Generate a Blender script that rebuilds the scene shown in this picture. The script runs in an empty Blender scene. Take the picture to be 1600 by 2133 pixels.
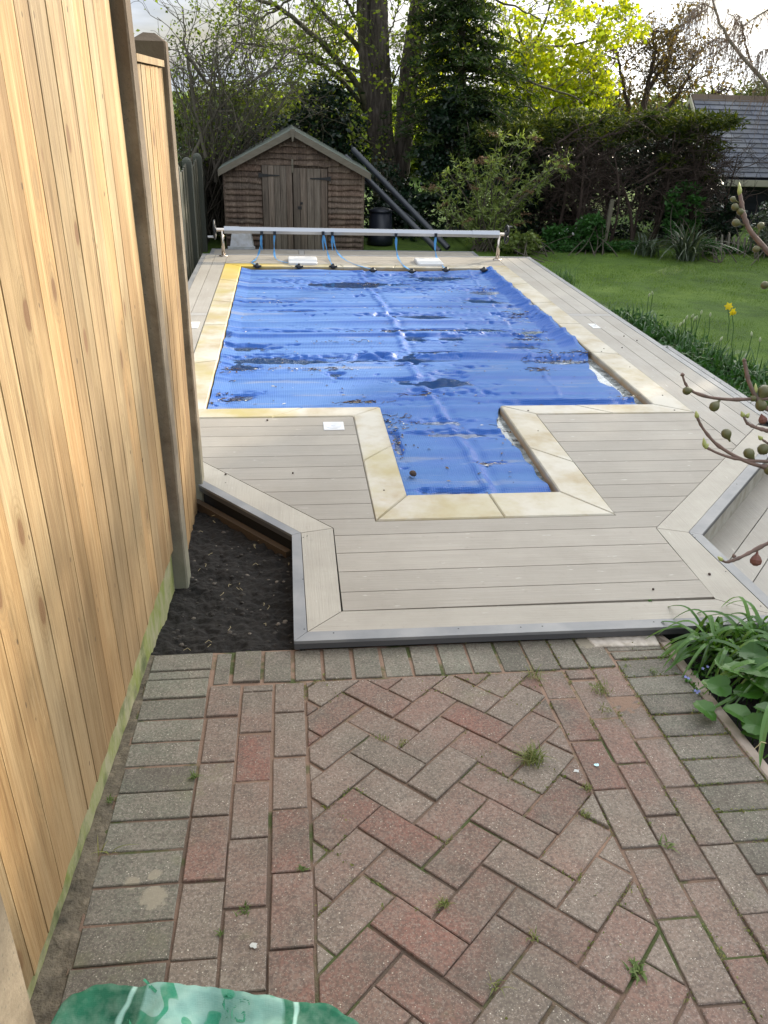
import bpy, bmesh, math, random
import numpy as np
from mathutils import Vector, Matrix, noise
random.seed(7); rng = np.random.default_rng(7)
S = bpy.context.scene; COL = S.collection
# ------------------------------------------------------------------ camera
FPX, PITCH, YAW, ROLL = 1700., math.radians(26.96), math.radians(7.03), math.radians(1.8)
cp, sp, cy, sy, cr, sr = (math.cos(PITCH), math.sin(PITCH), math.cos(YAW), math.sin(YAW), math.cos(ROLL), math.sin(ROLL))
FW = np.array([sy*cp, cy*cp, -sp]); R0 = np.array([cy, -sy, 0.]); U0 = np.cross(R0, FW)
RT = cr*R0 + sr*U0; UP = -sr*R0 + cr*U0
CAM = np.array([0, 0, 1.7])
cam_d = bpy.data.cameras.new('camera'); cam = bpy.data.objects.new('camera', cam_d); COL.objects.link(cam)
cam_d.sensor_fit = 'HORIZONTAL'; cam_d.sensor_width = 36; cam_d.lens = FPX/1600*36
cam_d.clip_start = .02; cam_d.clip_end = 3000
M = Matrix.Identity(4)
for i in range(3):
    M[i][0] = RT[i]; M[i][1] = UP[i]; M[i][2] = -FW[i]; M[i][3] = CAM[i]
cam.matrix_world = M; S.camera = cam
# measuring helpers: where the sight line of a photo pixel meets a level, an upright plane, or a distance
def ray(x, y): return FW + RT*(x-800)/FPX - UP*(y-1066.5)/FPX
def PZ(x, y, z=0.): d = ray(x, y); return CAM + d*((z-1.7)/d[2])
def PY(x, y, Y): d = ray(x, y); return CAM + d*(Y/d[1])
def PD(x, y, D): return CAM + ray(x, y)*D
# ------------------------------------------------------------------ light
SUN_EL, SUN_AZ = math.radians(22), math.radians(50)      # azimuth from +Y towards +X
w = bpy.data.worlds.new("World"); S.world = w; w.use_nodes = True
nt = w.node_tree; nt.nodes.clear()
def N(t, nt=nt, **k):
    n = nt.nodes.new(t)
    for a, b in k.items(): setattr(n, a, b)
    return n
out = N('ShaderNodeOutputWorld'); bg = N('ShaderNodeBackground'); sky = N('ShaderNodeTexSky', sky_type='NISHITA')
sky.sun_disc = False; sky.sun_elevation = SUN_EL; sky.sun_rotation = SUN_AZ; sky.air_density = 1.2; sky.dust_density = 2.5; sky.ozone_density = 1.
tc = N('ShaderNodeTexCoord'); mp = N('ShaderNodeMapping'); mp.inputs['Scale'].default_value = (1, 1, 4.5)
n1 = N('ShaderNodeTexNoise'); n1.inputs['Scale'].default_value = 2.6; n1.inputs['Detail'].default_value = 9; n1.inputs['Roughness'].default_value = .58
rp = N('ShaderNodeValToRGB'); rp.color_ramp.elements[0].position = .28; rp.color_ramp.elements[1].position = .52
n2 = N('ShaderNodeTexNoise'); n2.inputs['Scale'].default_value = 4.5; n2.inputs['Detail'].default_value = 7
rp2 = N('ShaderNodeValToRGB'); e = rp2.color_ramp.elements; e[0].position = .35; e[0].color = (4.6, 5.3, 6.4, 1); e[1].position = .65; e[1].color = (9.8, 10.0, 10.2, 1)
mx = N('ShaderNodeMixRGB')
L = nt.links.new
L(tc.outputs['Generated'], mp.inputs[0]); L(mp.outputs[0], n1.inputs[0]); L(mp.outputs[0], n2.inputs[0])
L(n1.outputs[0], rp.inputs[0]); L(n2.outputs[0], rp2.inputs[0]); L(rp.outputs[0], mx.inputs[0])
L(sky.outputs[0], mx.inputs[1])
# cloud brightness: thin bright cloud overhead and a broad glow of forward-scattered light round the sun
sx = N('ShaderNodeSeparateXYZ'); L(tc.outputs['Generated'], sx.inputs[0])
m1 = N('ShaderNodeMapRange'); m1.inputs[1].default_value = .10; m1.inputs[2].default_value = .5; m1.inputs[3].default_value = .95; m1.inputs[4].default_value = 1.9; L(sx.outputs[2], m1.inputs[0])
dp = N('ShaderNodeVectorMath', operation='DOT_PRODUCT'); L(tc.outputs['Generated'], dp.inputs[0]); dp.inputs[1].default_value = (math.sin(SUN_AZ)*math.cos(SUN_EL), math.cos(SUN_AZ)*math.cos(SUN_EL), math.sin(SUN_EL))
m2 = N('ShaderNodeMapRange'); pw = N('ShaderNodeMath', operation='POWER'); mxx = N('ShaderNodeMath', operation='MAXIMUM'); mxx.inputs[1].default_value = 0; L(dp.outputs['Value'], mxx.inputs[0]); L(mxx.outputs[0], pw.inputs[0]); pw.inputs[1].default_value = 5
m2.inputs[1].default_value = 0; m2.inputs[2].default_value = 1.; m2.inputs[3].default_value = 1.; m2.inputs[4].default_value = 5.5; L(pw.outputs[0], m2.inputs[0])
mm = N('ShaderNodeMath', operation='MULTIPLY'); L(m1.outputs[0], mm.inputs[0]); L(m2.outputs[0], mm.inputs[1])
wm = N('ShaderNodeMixRGB', blend_type='MULTIPLY'); wm.inputs[2].default_value = (1.05, .95, .78, 1); L(pw.outputs[0], wm.inputs[0]); L(rp2.outputs[0], wm.inputs[1])
vm = N('ShaderNodeVectorMath', operation='SCALE'); L(wm.outputs[0], vm.inputs[0]); L(mm.outputs[0], vm.inputs['Scale'])
L(vm.outputs[0], mx.inputs[2]); L(mx.outputs[0], bg.inputs[0]); L(bg.outputs[0], out.inputs[0])
bg.inputs[1].default_value = .075
sd = bpy.data.lights.new('sun', 'SUN'); sd.energy = 5.; sd.angle = math.radians(.8); sd.color = (1, .88, .70)
sun = bpy.data.objects.new('sun', sd); COL.objects.link(sun)
sdir = Vector((math.sin(SUN_AZ)*math.cos(SUN_EL), math.cos(SUN_AZ)*math.cos(SUN_EL), math.sin(SUN_EL)))
sun.rotation_euler = sdir.to_track_quat('Z', 'Y').to_euler(); sun.location = (8, 4, 8)
vs = S.view_settings; vs.view_transform = 'Standard'; vs.look = 'None'; vs.gamma = 1; vs.exposure = .5
# ------------------------------------------------------------------ object helpers
def prop(o, label=None, cat=None, group=None, kind=None):
    if label: o['label'] = label
    if cat: o['category'] = cat
    if group: o['group'] = group
    if kind: o['kind'] = kind
    return o
def thing(name, label, cat, loc=(0, 0, 0), group=None):
    o = bpy.data.objects.new(name, None); COL.objects.link(o); o.location = Vector([float(c) for c in loc]); o.empty_display_size = .1
    return prop(o, label, cat, group)
def wloc(o):
    v = Vector((0, 0, 0))
    while o: v += o.location; o = o.parent
    return v
def mk(name, V, F, mat, parent=None, smooth=False, loc=None):
    """a mesh object from world-space vertices; its origin goes to loc (or its parent's origin)"""
    V = np.asarray(V, dtype=np.float64).reshape(-1, 3)
    base = wloc(parent) if parent else Vector((0, 0, 0))
    l = Vector([float(c) for c in loc]) - base if loc is not None else Vector((0, 0, 0))
    V = V - np.array(base + l)
    me = bpy.data.meshes.new(name)
    if isinstance(F, np.ndarray):
        n, k = F.shape
        me.vertices.add(len(V)); me.vertices.foreach_set('co', V.astype(np.float32).ravel())
        me.loops.add(n*k); me.loops.foreach_set('vertex_index', F.astype(np.int32).ravel())
        me.polygons.add(n); me.polygons.foreach_set('loop_start', np.arange(0, n*k, k, dtype=np.int32))
        me.update(calc_edges=True)
    else:
        me.from_pydata(V.tolist(), [], [list(f) for f in F]); me.update()
    if smooth: me.polygons.foreach_set('use_smooth', np.ones(len(me.polygons), dtype=bool))
    o = bpy.data.objects.new(name, me); COL.objects.link(o); o.location = l
    for m in (mat if isinstance(mat, (list, tuple)) else [mat]): me.materials.append(m)
    if parent: o.parent = parent
    return o
class MB:
    """collects shapes for one mesh"""
    def __init__(s): s.V = []; s.F = []; s.sm = False
    def add(s, V, F):
        b = len(s.V); s.V += [tuple(map(float, v)) for v in V]; s.F += [tuple(i+b for i in f) for f in F]; return s
    def prism(s, poly, z0, z1, ch=0.):
        """upright prism over a polygon (counter-clockwise); z0, z1 numbers or functions of (x, y); ch = edge chamfer"""
        f0 = z0 if callable(z0) else (lambda x, y: z0); f1 = z1 if callable(z1) else (lambda x, y: z1)
        n = len(poly); P = [np.array(p, float) for p in poly]
        a = sum(P[i][0]*P[(i+1) % n][1]-P[(i+1) % n][0]*P[i][1] for i in range(n))
        if a < 0: P = P[::-1]
        V = [(p[0], p[1], f0(*p)) for p in P]
        if ch > 0:
            Q = []
            for i in range(n):
                d1 = P[i]-P[i-1]; d2 = P[(i+1) % n]-P[i]
                l1 = np.hypot(*d1) or 1; l2 = np.hypot(*d2) or 1
                n1 = np.array([-d1[1], d1[0]])/l1; n2 = np.array([-d2[1], d2[0]])/l2
                m = n1+n2; k = max(.35, 1+n1@n2); Q.append(P[i]+m/k*ch)
            V += [(p[0], p[1], f1(*p)-ch) for p in P] + [(q[0], q[1], f1(*q)) for q in Q]
            F = [tuple(range(2*n, 3*n)), tuple(range(n-1, -1, -1))]
            for i in range(n):
                j = (i+1) % n; F += [(i, j, n+j, n+i), (n+i, n+j, 2*n+j, 2*n+i)]
        else:
            V += [(p[0], p[1], f1(*p)) for p in P]
            F = [tuple(range(n, 2*n)), tuple(range(n-1, -1, -1))] + [(i, (i+1) % n, n+(i+1) % n, n+i) for i in range(n)]
        return s.add(V, F)
    def box(s, a, b, ch=0): return s.prism([(a[0], a[1]), (b[0], a[1]), (b[0], b[1]), (a[0], b[1])], a[2], b[2], ch)
    def hull8(s, V): return s.add(V, [(3, 2, 1, 0), (4, 5, 6, 7), (0, 1, 5, 4), (1, 2, 6, 5), (2, 3, 7, 6), (3, 0, 4, 7)])
    def bar(s, p, q, wd, th, up=(0, 0, 1)):
        """rectangular bar from p to q: wd across, th along up"""
        p = np.array(p, float); q = np.array(q, float); d = q-p; d /= np.linalg.norm(d); u = np.array(up, float); a = np.cross(d, u); a /= np.linalg.norm(a); u = np.cross(a, d)
        V = [c + a*wd/2*i + u*th/2*j for c in (p, q) for i, j in ((-1, -1), (1, -1), (1, 1), (-1, 1))]
        return s.add(V, [(3, 2, 1, 0), (4, 5, 6, 7), (0, 1, 5, 4), (1, 2, 6, 5), (2, 3, 7, 6), (3, 0, 4, 7)])
    def tube(s, pts, rad, n=8, cap=True):
        V, F = tube_np(pts, rad, n); V = V.tolist(); F = F.tolist(); m = len(pts)
        if cap: F += [list(range(n-1, -1, -1)), list(range((m-1)*n, m*n))]
        return s.add(V, F)
    def lathe(s, c, prof, n=20, axis=(0, 0, 1)):
        ax = Vector(axis).normalized(); q = ax.to_track_quat('Z', 'Y'); V = []; F = []
        for r, h in prof:
            for i in range(n):
                t = 2*math.pi*i/n; V.append(Vector(c)+q @ Vector((r*math.cos(t), r*math.sin(t), h)))
        for k in range(len(prof)-1):
            for i in range(n): j = (i+1) % n; F.append((k*n+i, k*n+j, (k+1)*n+j, (k+1)*n+i))
        F += [tuple(range(n-1, -1, -1)), tuple(range((len(prof)-1)*n, len(prof)*n))]
        return s.add(V, F)
    def build(s, name, mat, parent=None, smooth=False, loc=None): return mk(name, s.V, s.F, mat, parent, smooth, loc)
def tube_np(pts, rad, n=6):
    P = np.asarray(pts, float); m = len(P); r = np.ones(m)*rad if np.isscalar(rad) else np.asarray(rad, float)
    T = np.gradient(P, axis=0); T /= np.linalg.norm(T, axis=1)[:, None]+1e-9
    ref = np.array([0, 0, 1.]) if abs(T[:, 2]).mean() < .8 else np.array([1., .3, 0])
    A = np.cross(T, ref); A /= np.linalg.norm(A, axis=1)[:, None]+1e-9; B = np.cross(T, A)
    t = np.arange(n)*2*math.pi/n
    V = (P[:, None]+r[:, None, None]*(np.cos(t)[None, :, None]*A[:, None]+np.sin(t)[None, :, None]*B[:, None])).reshape(-1, 3)
    i = np.arange(m-1)[:, None]*n; j = np.arange(n)[None]; k = (j+1) % n
    return V, np.stack([i+j, i+k, i+n+k, i+n+j], -1).reshape(-1, 4)
class QB:
    """numpy quad collector (foliage, twigs)"""
    def __init__(s): s.V = []; s.F = []; s.n = 0
    def add(s, V, F): s.V.append(V); s.F.append(F+s.n); s.n += len(V)
    def tube(s, pts, rad, n=5): s.add(*tube_np(pts, rad, n))
    def quads(s, Q): Q = np.asarray(Q); k = len(Q); s.add(Q.reshape(-1, 3), np.arange(4*k).reshape(k, 4))
    def build(s, name, mat, parent=None, smooth=False): return mk(name, np.concatenate(s.V), np.concatenate(s.F), mat, parent, smooth)
def unit(v): return v/(np.linalg.norm(v, axis=-1, keepdims=True)+1e-9)
def leaves(P, size, asp=.55, flat=0., var=.35, up=None):
    """leaf shapes (pointed quads, lightly folded) at points P with random attitude"""
    n = len(P); d = unit(rng.normal(size=(n, 3))*[1, 1, .7] + (0 if up is None else up)); nn = unit(np.cross(d, rng.normal(size=(n, 3))) + [0, 0, flat]); s_ = np.cross(d, nn)
    L_ = size*(1+var*rng.normal(size=n)).clip(.4, 1.9)[:, None]
    a = P; c = P+d*L_; b = P+d*L_*.5+s_*L_*asp*.5-nn*L_*.08; e_ = P+d*L_*.5-s_*L_*asp*.5-nn*L_*.08
    return np.stack([a, b, c, e_], 1)
# ------------------------------------------------------------------ materials
def mat(name, base=(.5, .5, .5), rough=.7, **kw):
    m = bpy.data.materials.new(name); m.use_nodes = True; b = m.node_tree.nodes['Principled BSDF']
    b.inputs['Base Color'].default_value = (*base, 1); b.inputs['Roughness'].default_value = rough
    for k, v in kw.items(): b.inputs[k].default_value = v
    return m
class MN:
    """small node-graph helper on a material"""
    def __init__(s, m): s.m = m; s.t = m.node_tree; s.b = s.t.nodes['Principled BSDF']; s.pos = s.t.nodes.new('ShaderNodeNewGeometry')
    def n(s, t, **k):
        x = s.t.nodes.new(t)
        for a, v in k.items(): setattr(x, a, v)
        return x
    def l(s, a, b): s.t.links.new(a, b)
    def map(s, sc, rot=(0, 0, 0), loc=(0, 0, 0)):
        x = s.n('ShaderNodeMapping'); x.inputs['Scale'].default_value = sc; x.inputs['Rotation'].default_value = rot; x.inputs['Location'].default_value = loc; s.l(s.pos.outputs['Position'], x.inputs[0]); return x.outputs[0]
    def noise(s, scale, sc=(1, 1, 1), detail=4, rough=.55, rot=(0, 0, 0), dist=0, loc=(0, 0, 0)):
        x = s.n('ShaderNodeTexNoise'); x.inputs['Scale'].default_value = scale; x.inputs['Detail'].default_value = detail; x.inputs['Roughness'].default_value = rough; x.inputs['Distortion'].default_value = dist
        s.l(s.map(sc, rot, loc), x.inputs[0]); return x.outputs[0]
    def voro(s, scale, sc=(1, 1, 1), feature='F1', out='Distance', rand=1.):
        x = s.n('ShaderNodeTexVoronoi', feature=feature); x.inputs['Scale'].default_value = scale; x.inputs['Randomness'].default_value = rand; s.l(s.map(sc), x.inputs[0]); return x.outputs[out]
    def island(s): return s.pos.outputs['Random Per Island']
    def ramp(s, f, stops):
        x = s.n('ShaderNodeValToRGB'); c = x.color_ramp
        while len(c.elements) < len(stops): c.elements.new(.5)
        for e_, (p, col) in zip(c.elements, stops): e_.position = p; e_.color = (*col, 1) if len(col) == 3 else col
        s.l(f, x.inputs[0]); return x.outputs[0]
    def bw(s, f, lo, hi, a=0., b=1.):
        x = s.n('ShaderNodeMapRange'); x.inputs[1].default_value = lo; x.inputs[2].default_value = hi; x.inputs[3].default_value = a; x.inputs[4].default_value = b; s.l(f, x.inputs[0]); return x.outputs[0]
    def mix(s, f, a, b, mode='MIX'):
        x = s.n('ShaderNodeMixRGB', blend_type=mode)
        for i, v in ((0, f), (1, a), (2, b)):
            if isinstance(v, (int, float)): x.inputs[i].default_value = v
            elif isinstance(v, tuple): x.inputs[i].default_value = (*v, 1)
            else: s.l(v, x.inputs[i])
        return x.outputs[0]
    def math(s, op, a, b=0.):
        x = s.n('ShaderNodeMath', operation=op)
        for i, v in ((0, a), (1, b)):
            if isinstance(v, (int, float)): x.inputs[i].default_value = v
            else: s.l(v, x.inputs[i])
        return x.outputs[0]
    def sep(s):
        x = s.n('ShaderNodeSeparateXYZ'); s.l(s.pos.outputs['Position'], x.inputs[0]); return x.outputs
    def hsv(s, c, h=.5, sa=1., v=1.):
        x = s.n('ShaderNodeHueSaturation')
        for k, q in ((0, h), (1, sa), (2, v)):
            if isinstance(q, (int, float)): x.inputs[k].default_value = q
            else: s.l(q, x.inputs[k])
        if isinstance(c, tuple): x.inputs[4].default_value = (*c, 1)
        else: s.l(c, x.inputs[4])
        return x.outputs[0]
    def col(s, c): s.l(c, s.b.inputs['Base Color']); return s
    def rough(s, f): s.l(f, s.b.inputs['Roughness']); return s
    def bump(s, h, st=.5, d=.01):
        x = s.n('ShaderNodeBump'); x.inputs['Strength'].default_value = st; x.inputs['Distance'].default_value = d; s.l(h, x.inputs['Height'])
        if s.b.inputs['Normal'].links: s.l(s.b.inputs['Normal'].links[0].from_socket, x.inputs['Normal'])
        s.l(x.outputs[0], s.b.inputs['Normal']); return s
def leafmat(name, cols, trans=.45, rough=.5, tcol=1.6, spec=.3):
    """leaf colours spread per leaf; light shines through the blade"""
    m = mat(name, cols[0], rough); g = MN(m); k = len(cols)
    c = g.ramp(g.island(), [(i/max(1, k-1), cl) for i, cl in enumerate(cols)])
    c = g.mix(g.bw(g.noise(1.3), .35, .65, 0, .35), c, tuple(x*.6 for x in cols[0])); g.col(c); g.b.inputs['Specular IOR Level'].default_value = spec
    tr = g.n('ShaderNodeBsdfTranslucent'); g.l(g.mix(1., c, (tcol, tcol*.95, tcol*.35), 'MULTIPLY'), tr.inputs[0])
    ms = g.n('ShaderNodeMixShader'); ms.inputs[0].default_value = trans; g.l(g.b.outputs[0], ms.inputs[1]); g.l(tr.outputs[0], ms.inputs[2])
    g.l(ms.outputs[0], g.t.nodes['Material Output'].inputs[0]); return m
# paving bricks
def brickmat(name, c1, c2, c3, stains=()):
    m = mat(name, c1, .85); g = MN(m)
    c = g.ramp(g.island(), [(0, c1), (.45, c2), (1, c3)])
    c = g.mix(g.bw(g.noise(3.2, detail=7, rough=.65), .40, .62, 0, .85), c, (.130, .112, .088))
    c = g.mix(g.bw(g.noise(9, detail=9, rough=.75), .5, .68, 0, .6), c, (.235, .20, .165)); c = g.mix(g.bw(g.noise(17, detail=9, rough=.8, loc=(5, 5, 5)), .60, .72, 0, .6), c, (.36, .33, .28)); c = g.mix(g.bw(g.noise(13, detail=9, rough=.75, loc=(1, 6, 2)), .54, .66, 0, .5), c, (.085, .07, .055))
    c = g.mix(g.bw(g.noise(130, detail=3), .42, .62, 0, .5), c, (.055, .043, .036)); c = g.mix(g.bw(g.noise(160, detail=2, loc=(4, 4, 4)), .55, .66, 0, .4), c, (.30, .26, .22))
    f = g.math('LESS_THAN', g.voro(95), .145); f = g.math('MULTIPLY', f, g.bw(g.noise(20), .45, .6))
    c = g.mix(f, c, (.46, .42, .35))
    f = g.math('LESS_THAN', g.voro(210), .18); c = g.mix(g.math('MULTIPLY', f, .6), c, (.42, .37, .31))
    f = g.math('MULTIPLY', g.bw(g.noise(2.3, detail=6, rough=.7, loc=(7, 3, 0)), .60, .72), .55); c = g.mix(f, c, (.15, .15, .075))
    c = g.hsv(c, .5, 1., g.bw(g.island(), 0, 1, .84, 1.18))
    for (x, y), r in stains:      # spilt mortar
        d = ray(x, y); p = CAM+d*((.032+.071*1.284-1.7)/(d[2]+.071*d[1])); v = g.n('ShaderNodeVectorMath', operation='DISTANCE'); g.l(g.pos.outputs['Position'], v.inputs[0]); v.inputs[1].default_value = tuple(p)
        f = g.bw(g.math('ADD', v.outputs['Value'], g.bw(g.noise(38, detail=6, rough=.7), 0, 1, -r, r)), r*.75, r*.95, .75, 0); c = g.mix(f, c, (.27, .24, .18))
    g.col(c)
    g.bump(g.noise(180, detail=3), .35, .0015); g.bump(g.noise(26, detail=4), .4, .003); return m
M_red = brickmat('red_paver', (.235, .108, .080), (.205, .125, .098), (.165, .132, .106))
M_grey = brickmat('grey_paver', (.115, .12, .09), (.165, .158, .125), (.135, .138, .105), [((320, 1868), .035), ((275, 1838), .022), ((322, 1822), .018), ((1225, 1338), .05)])
M_sand = mat('joint_sand', (.16, .115, .085), .95); g = MN(M_sand)
c = g.ramp(g.noise(2.2, detail=6), [(.3, (.05, .042, .032)), (.5, (.125, .085, .062)), (.7, (.24, .15, .105))])
sy_ = g.sep()[1]; c = g.mix(g.bw(sy_, 1.3, 2.1, 0, .85), c, (.25, .165, .118))
c = g.mix(g.bw(g.noise(5, detail=5, loc=(3, 9, 0)), .55, .62), c, (.06, .075, .022)); g.col(c); g.bump(g.noise(220, detail=4), .8, .004); g.bump(g.noise(40), .6, .006)
M_kerb = mat('kerb_concrete', (.30, .25, .21), .9); g = MN(M_kerb); g.col(g.mix(g.bw(g.noise(14, detail=8), .35, .7), (.33, .27, .23), (.20, .17, .13))); g.bump(g.noise(120, detail=4), .5, .002)
def plank(name, a, b, dirx=True, streak=.5, wear=(.55, .53, .48), rot=0.):
    m = mat(name, a, .62); g = MN(m); sc = (2.5, 60, 60) if dirx else (60, 2.5, 60)
    c = g.mix(g.noise(1., sc, 5, .6, (0, 0, rot)), a, b)
    c = g.hsv(c, .5, 1., g.bw(g.island(), 0, 1, .90, 1.09))
    c = g.mix(g.bw(g.noise(2.2, detail=7, rough=.65), .42, .68, 0, .42), c, (.20, .175, .14)); c = g.mix(g.bw(g.noise(24, detail=6, rough=.75, loc=(2, 2, 2)), .58, .72, 0, .35), c, (.17, .15, .12))
    sc2 = (14, 60, 30) if dirx else (60, 14, 30)
    c = g.mix(g.bw(g.noise(1., sc2, 2, .5, (0, 0, rot), loc=(5, 2, 1)), .70, .76, 0, streak), c, wear); g.col(c)
    g.bump(g.noise(1., tuple(v*2.2 for v in sc), 4, .6, (0, 0, rot)), .5, .003); return m
M_deck = plank('deck_board', (.335, .305, .26), (.245, .22, .185))
M_deckY = plank('deck_board_long', (.37, .34, .295), (.275, .255, .225), False)
M_bord = plank('deck_border_board', (.385, .355, .30), (.31, .285, .24), False, .3)
M_bordX = plank('deck_border_front', (.365, .335, .285), (.285, .26, .22), True, .3)
M_nose = mat('grey_nosing', (.17, .175, .185), .5); g = MN(M_nose); g.col(g.mix(g.bw(g.noise(6, detail=5), .35, .7), (.155, .16, .17), (.235, .235, .235))); g.bump(g.noise(150), .15, .001)
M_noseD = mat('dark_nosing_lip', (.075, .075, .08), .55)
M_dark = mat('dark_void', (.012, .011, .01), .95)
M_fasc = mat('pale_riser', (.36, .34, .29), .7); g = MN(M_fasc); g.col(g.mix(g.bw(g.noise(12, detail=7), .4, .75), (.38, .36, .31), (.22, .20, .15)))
M_tim = mat('rough_joist', (.07, .045, .025), .85)
M_cope = mat('limestone_coping', (.6, .55, .44), .55); g = MN(M_cope)
c = g.mix(g.bw(g.noise(3.5, detail=7, rough=.62), .40, .66), (.46, .43, .365), (.33, .265, .16))
xs, ys, zs = g.sep()
c = g.mix(g.math('MULTIPLY', g.bw(g.noise(2.4, detail=6, loc=(4, 1, 0)), .44, .64), g.bw(xs, 1.4, -.3, .15, .95)), c, (.34, .28, .10))
f = g.math('MULTIPLY', g.bw(ys, 8.0, 9.3), g.bw(xs, .3, -.5)); c = g.mix(g.math('MULTIPLY', f, .9), c, (.52, .36, .03))
c = g.mix(g.bw(g.noise(11, detail=6, loc=(1, 8, 0)), .60, .78, 0, .5), c, (.36, .26, .13))
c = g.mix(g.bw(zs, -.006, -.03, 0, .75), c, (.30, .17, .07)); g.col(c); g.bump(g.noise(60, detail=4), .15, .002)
M_cover = mat('blue_bubble_cover', (.02, .10, .45), .38); g = MN(M_cover)
nz = g.n('ShaderNodeSeparateXYZ'); g.l(g.pos.outputs['Normal'], nz.inputs[0])
flat = g.bw(nz.outputs[2], .93, .992); dn = g.bw(g.noise(1.6, (1, 2.2, 1), 6, .62), .22, .50); dust = g.math('MULTIPLY', flat, dn)
c = g.mix(g.math('MULTIPLY', dust, .85), (.008, .085, .36), (.070, .165, .38))
c = g.mix(g.math('MULTIPLY', dust, g.bw(g.noise(2.1, (.5, 3.2, 1), 5, .6, loc=(2, 7, 0)), .56, .72, 0, .75)), c, (.26, .27, .30))
g.col(g.mix(g.bw(g.noise(7, (.6, 2, 1), 6, .65, loc=(9, 2, 0)), .5, .75, 0, .35), c, (.03, .09, .30)))
bu = g.n('ShaderNodeTexVoronoi', feature='F1'); bu.inputs['Randomness'].default_value = .0; bu.inputs['Scale'].default_value = 85; g.l(g.map((1, 1, .01)), bu.inputs[0])
h = g.bw(bu.outputs[0], .05, .45, 1, 0); g.bump(h, .42, .004); g.bump(g.noise(4, (.5, 3.2, 1), 3), .14, .008)
g.rough(g.bw(dust, 0, 1, .38, .75)); g.b.inputs['Specular IOR Level'].default_value = .35
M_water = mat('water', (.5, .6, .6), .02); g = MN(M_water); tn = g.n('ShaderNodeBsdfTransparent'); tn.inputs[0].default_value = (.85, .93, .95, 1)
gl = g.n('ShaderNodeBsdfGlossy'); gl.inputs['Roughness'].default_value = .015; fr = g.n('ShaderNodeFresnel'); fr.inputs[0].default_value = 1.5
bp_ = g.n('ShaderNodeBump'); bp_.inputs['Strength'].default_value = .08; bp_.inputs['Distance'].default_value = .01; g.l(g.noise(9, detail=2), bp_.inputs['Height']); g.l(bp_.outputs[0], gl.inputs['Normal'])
df = g.n('ShaderNodeBsdfDiffuse'); df.inputs[0].default_value = (.56, .60, .60, 1); fm = g.n('ShaderNodeMixShader'); X_, Y_, _z = g.sep(); sky_white = g.math('MAXIMUM', g.bw(X_, 1.98, 2.10), g.math('MULTIPLY', g.bw(X_, 1.10, 1.18), g.bw(Y_, 4.75, 4.70))); nf = g.noise(16, (1, 1.6, 1), 7, .72); g.l(g.math('ADD', g.bw(nf, .5, .72, .0, .16), g.math('MULTIPLY', sky_white, g.bw(nf, .38, .56, .15, .55))), fm.inputs[0]); g.l(tn.outputs[0], fm.inputs[1]); g.l(df.outputs[0], fm.inputs[2])  # thin random film; open-water patches painted pale in place of sky reflection
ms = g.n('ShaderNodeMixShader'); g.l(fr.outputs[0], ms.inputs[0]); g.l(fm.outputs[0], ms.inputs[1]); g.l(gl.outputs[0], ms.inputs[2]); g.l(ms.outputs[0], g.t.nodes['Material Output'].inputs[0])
M_liner = mat('pool_liner', (.5, .6, .62), .6)
# fence timber
def timber(name, a, b, c3, knots=True, damp=True):
    m = mat(name, a, .72); g = MN(m)
    n_ = g.noise(1., (34, 34, 1.1), 8, .68, dist=1.1); c = g.ramp(n_, [(.28, b), (.5, a), (.70, c3)])
    c = g.mix(g.bw(g.noise(1., (140, 140, 5), 4, .7), .48, .66, 0, .5), c, tuple(v*.6 for v in b)); c = g.mix(g.bw(g.noise(1., (60, 60, 26), 6, .8, loc=(3, 3, 3)), .56, .72, 0, .35), c, tuple(v*.75 for v in b))
    c = g.hsv(c, g.bw(g.island(), 0, 1, .49, .506), g.bw(g.island(), 0, 1, 1.1, .85), g.bw(g.math('FRACT', g.math('MULTIPLY', g.island(), 7.3)), 0, 1, .70, 1.22))
    c = g.mix(g.bw(g.noise(2.1, (2, 2, .8), 4), .5, .72, 0, .35), c, tuple(min(1, v*1.25) for v in c3))
    if knots:
        v = g.math('ADD', g.voro(1., (.01, 8.0, 3.6)), g.bw(g.noise(30, detail=3), 0, 1, -.02, .02)); f = g.bw(v, .11, .14, 1, 0); f2 = g.bw(v, .13, .33, .65, 0); rg = g.math('SINE', g.math('MULTIPLY', v, 95)); c = g.mix(g.math('MULTIPLY', g.bw(rg, -.2, .9), g.bw(v, .12, .42, .55, 0)), c, tuple(v_*.55 for v_ in a))
        c = g.mix(f2, c, tuple(v_*.72 for v_ in a)); c = g.mix(g.math('MULTIPLY', f, .85), c, (.15, .07, .028))
        c = g.mix(g.bw(g.voro(1., (.01, 17, 8)), .05, .07, .85, 0), c, (.06, .035, .018))
    if damp:
        zz = g.sep()[2]; zw = g.math('ADD', zz, g.bw(g.noise(2.2, (1, 1, .3), 4), 0, 1, -.25, .25)); c = g.mix(g.bw(zw, 1.3, .0, 0, .55), c, (.235, .145, .065))
    g.col(c); g.bump(g.noise(1., (150, 150, 5), 3), .5, .002); g.bump(n_, .5, .005); return m
M_wood = timber('new_timber', (.36, .245, .115), (.22, .13, .052), (.50, .37, .20))
M_oldw = timber('weathered_timber', (.11, .072, .048), (.030, .018, .012), (.24, .18, .13), False, False)
M_door = timber('shed_door_timber', (.13, .10, .075), (.05, .035, .025), (.21, .17, .135), False, False)
M_fpost = mat('dull_post_concrete', (.07, .075, .06), .9)
M_farw = timber('far_fence_timber', (.07, .068, .045), (.04, .038, .026), (.095, .09, .06), False, False)
M_conc = mat('fence_concrete', (.36, .33, .26), .9); g = MN(M_conc)
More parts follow.
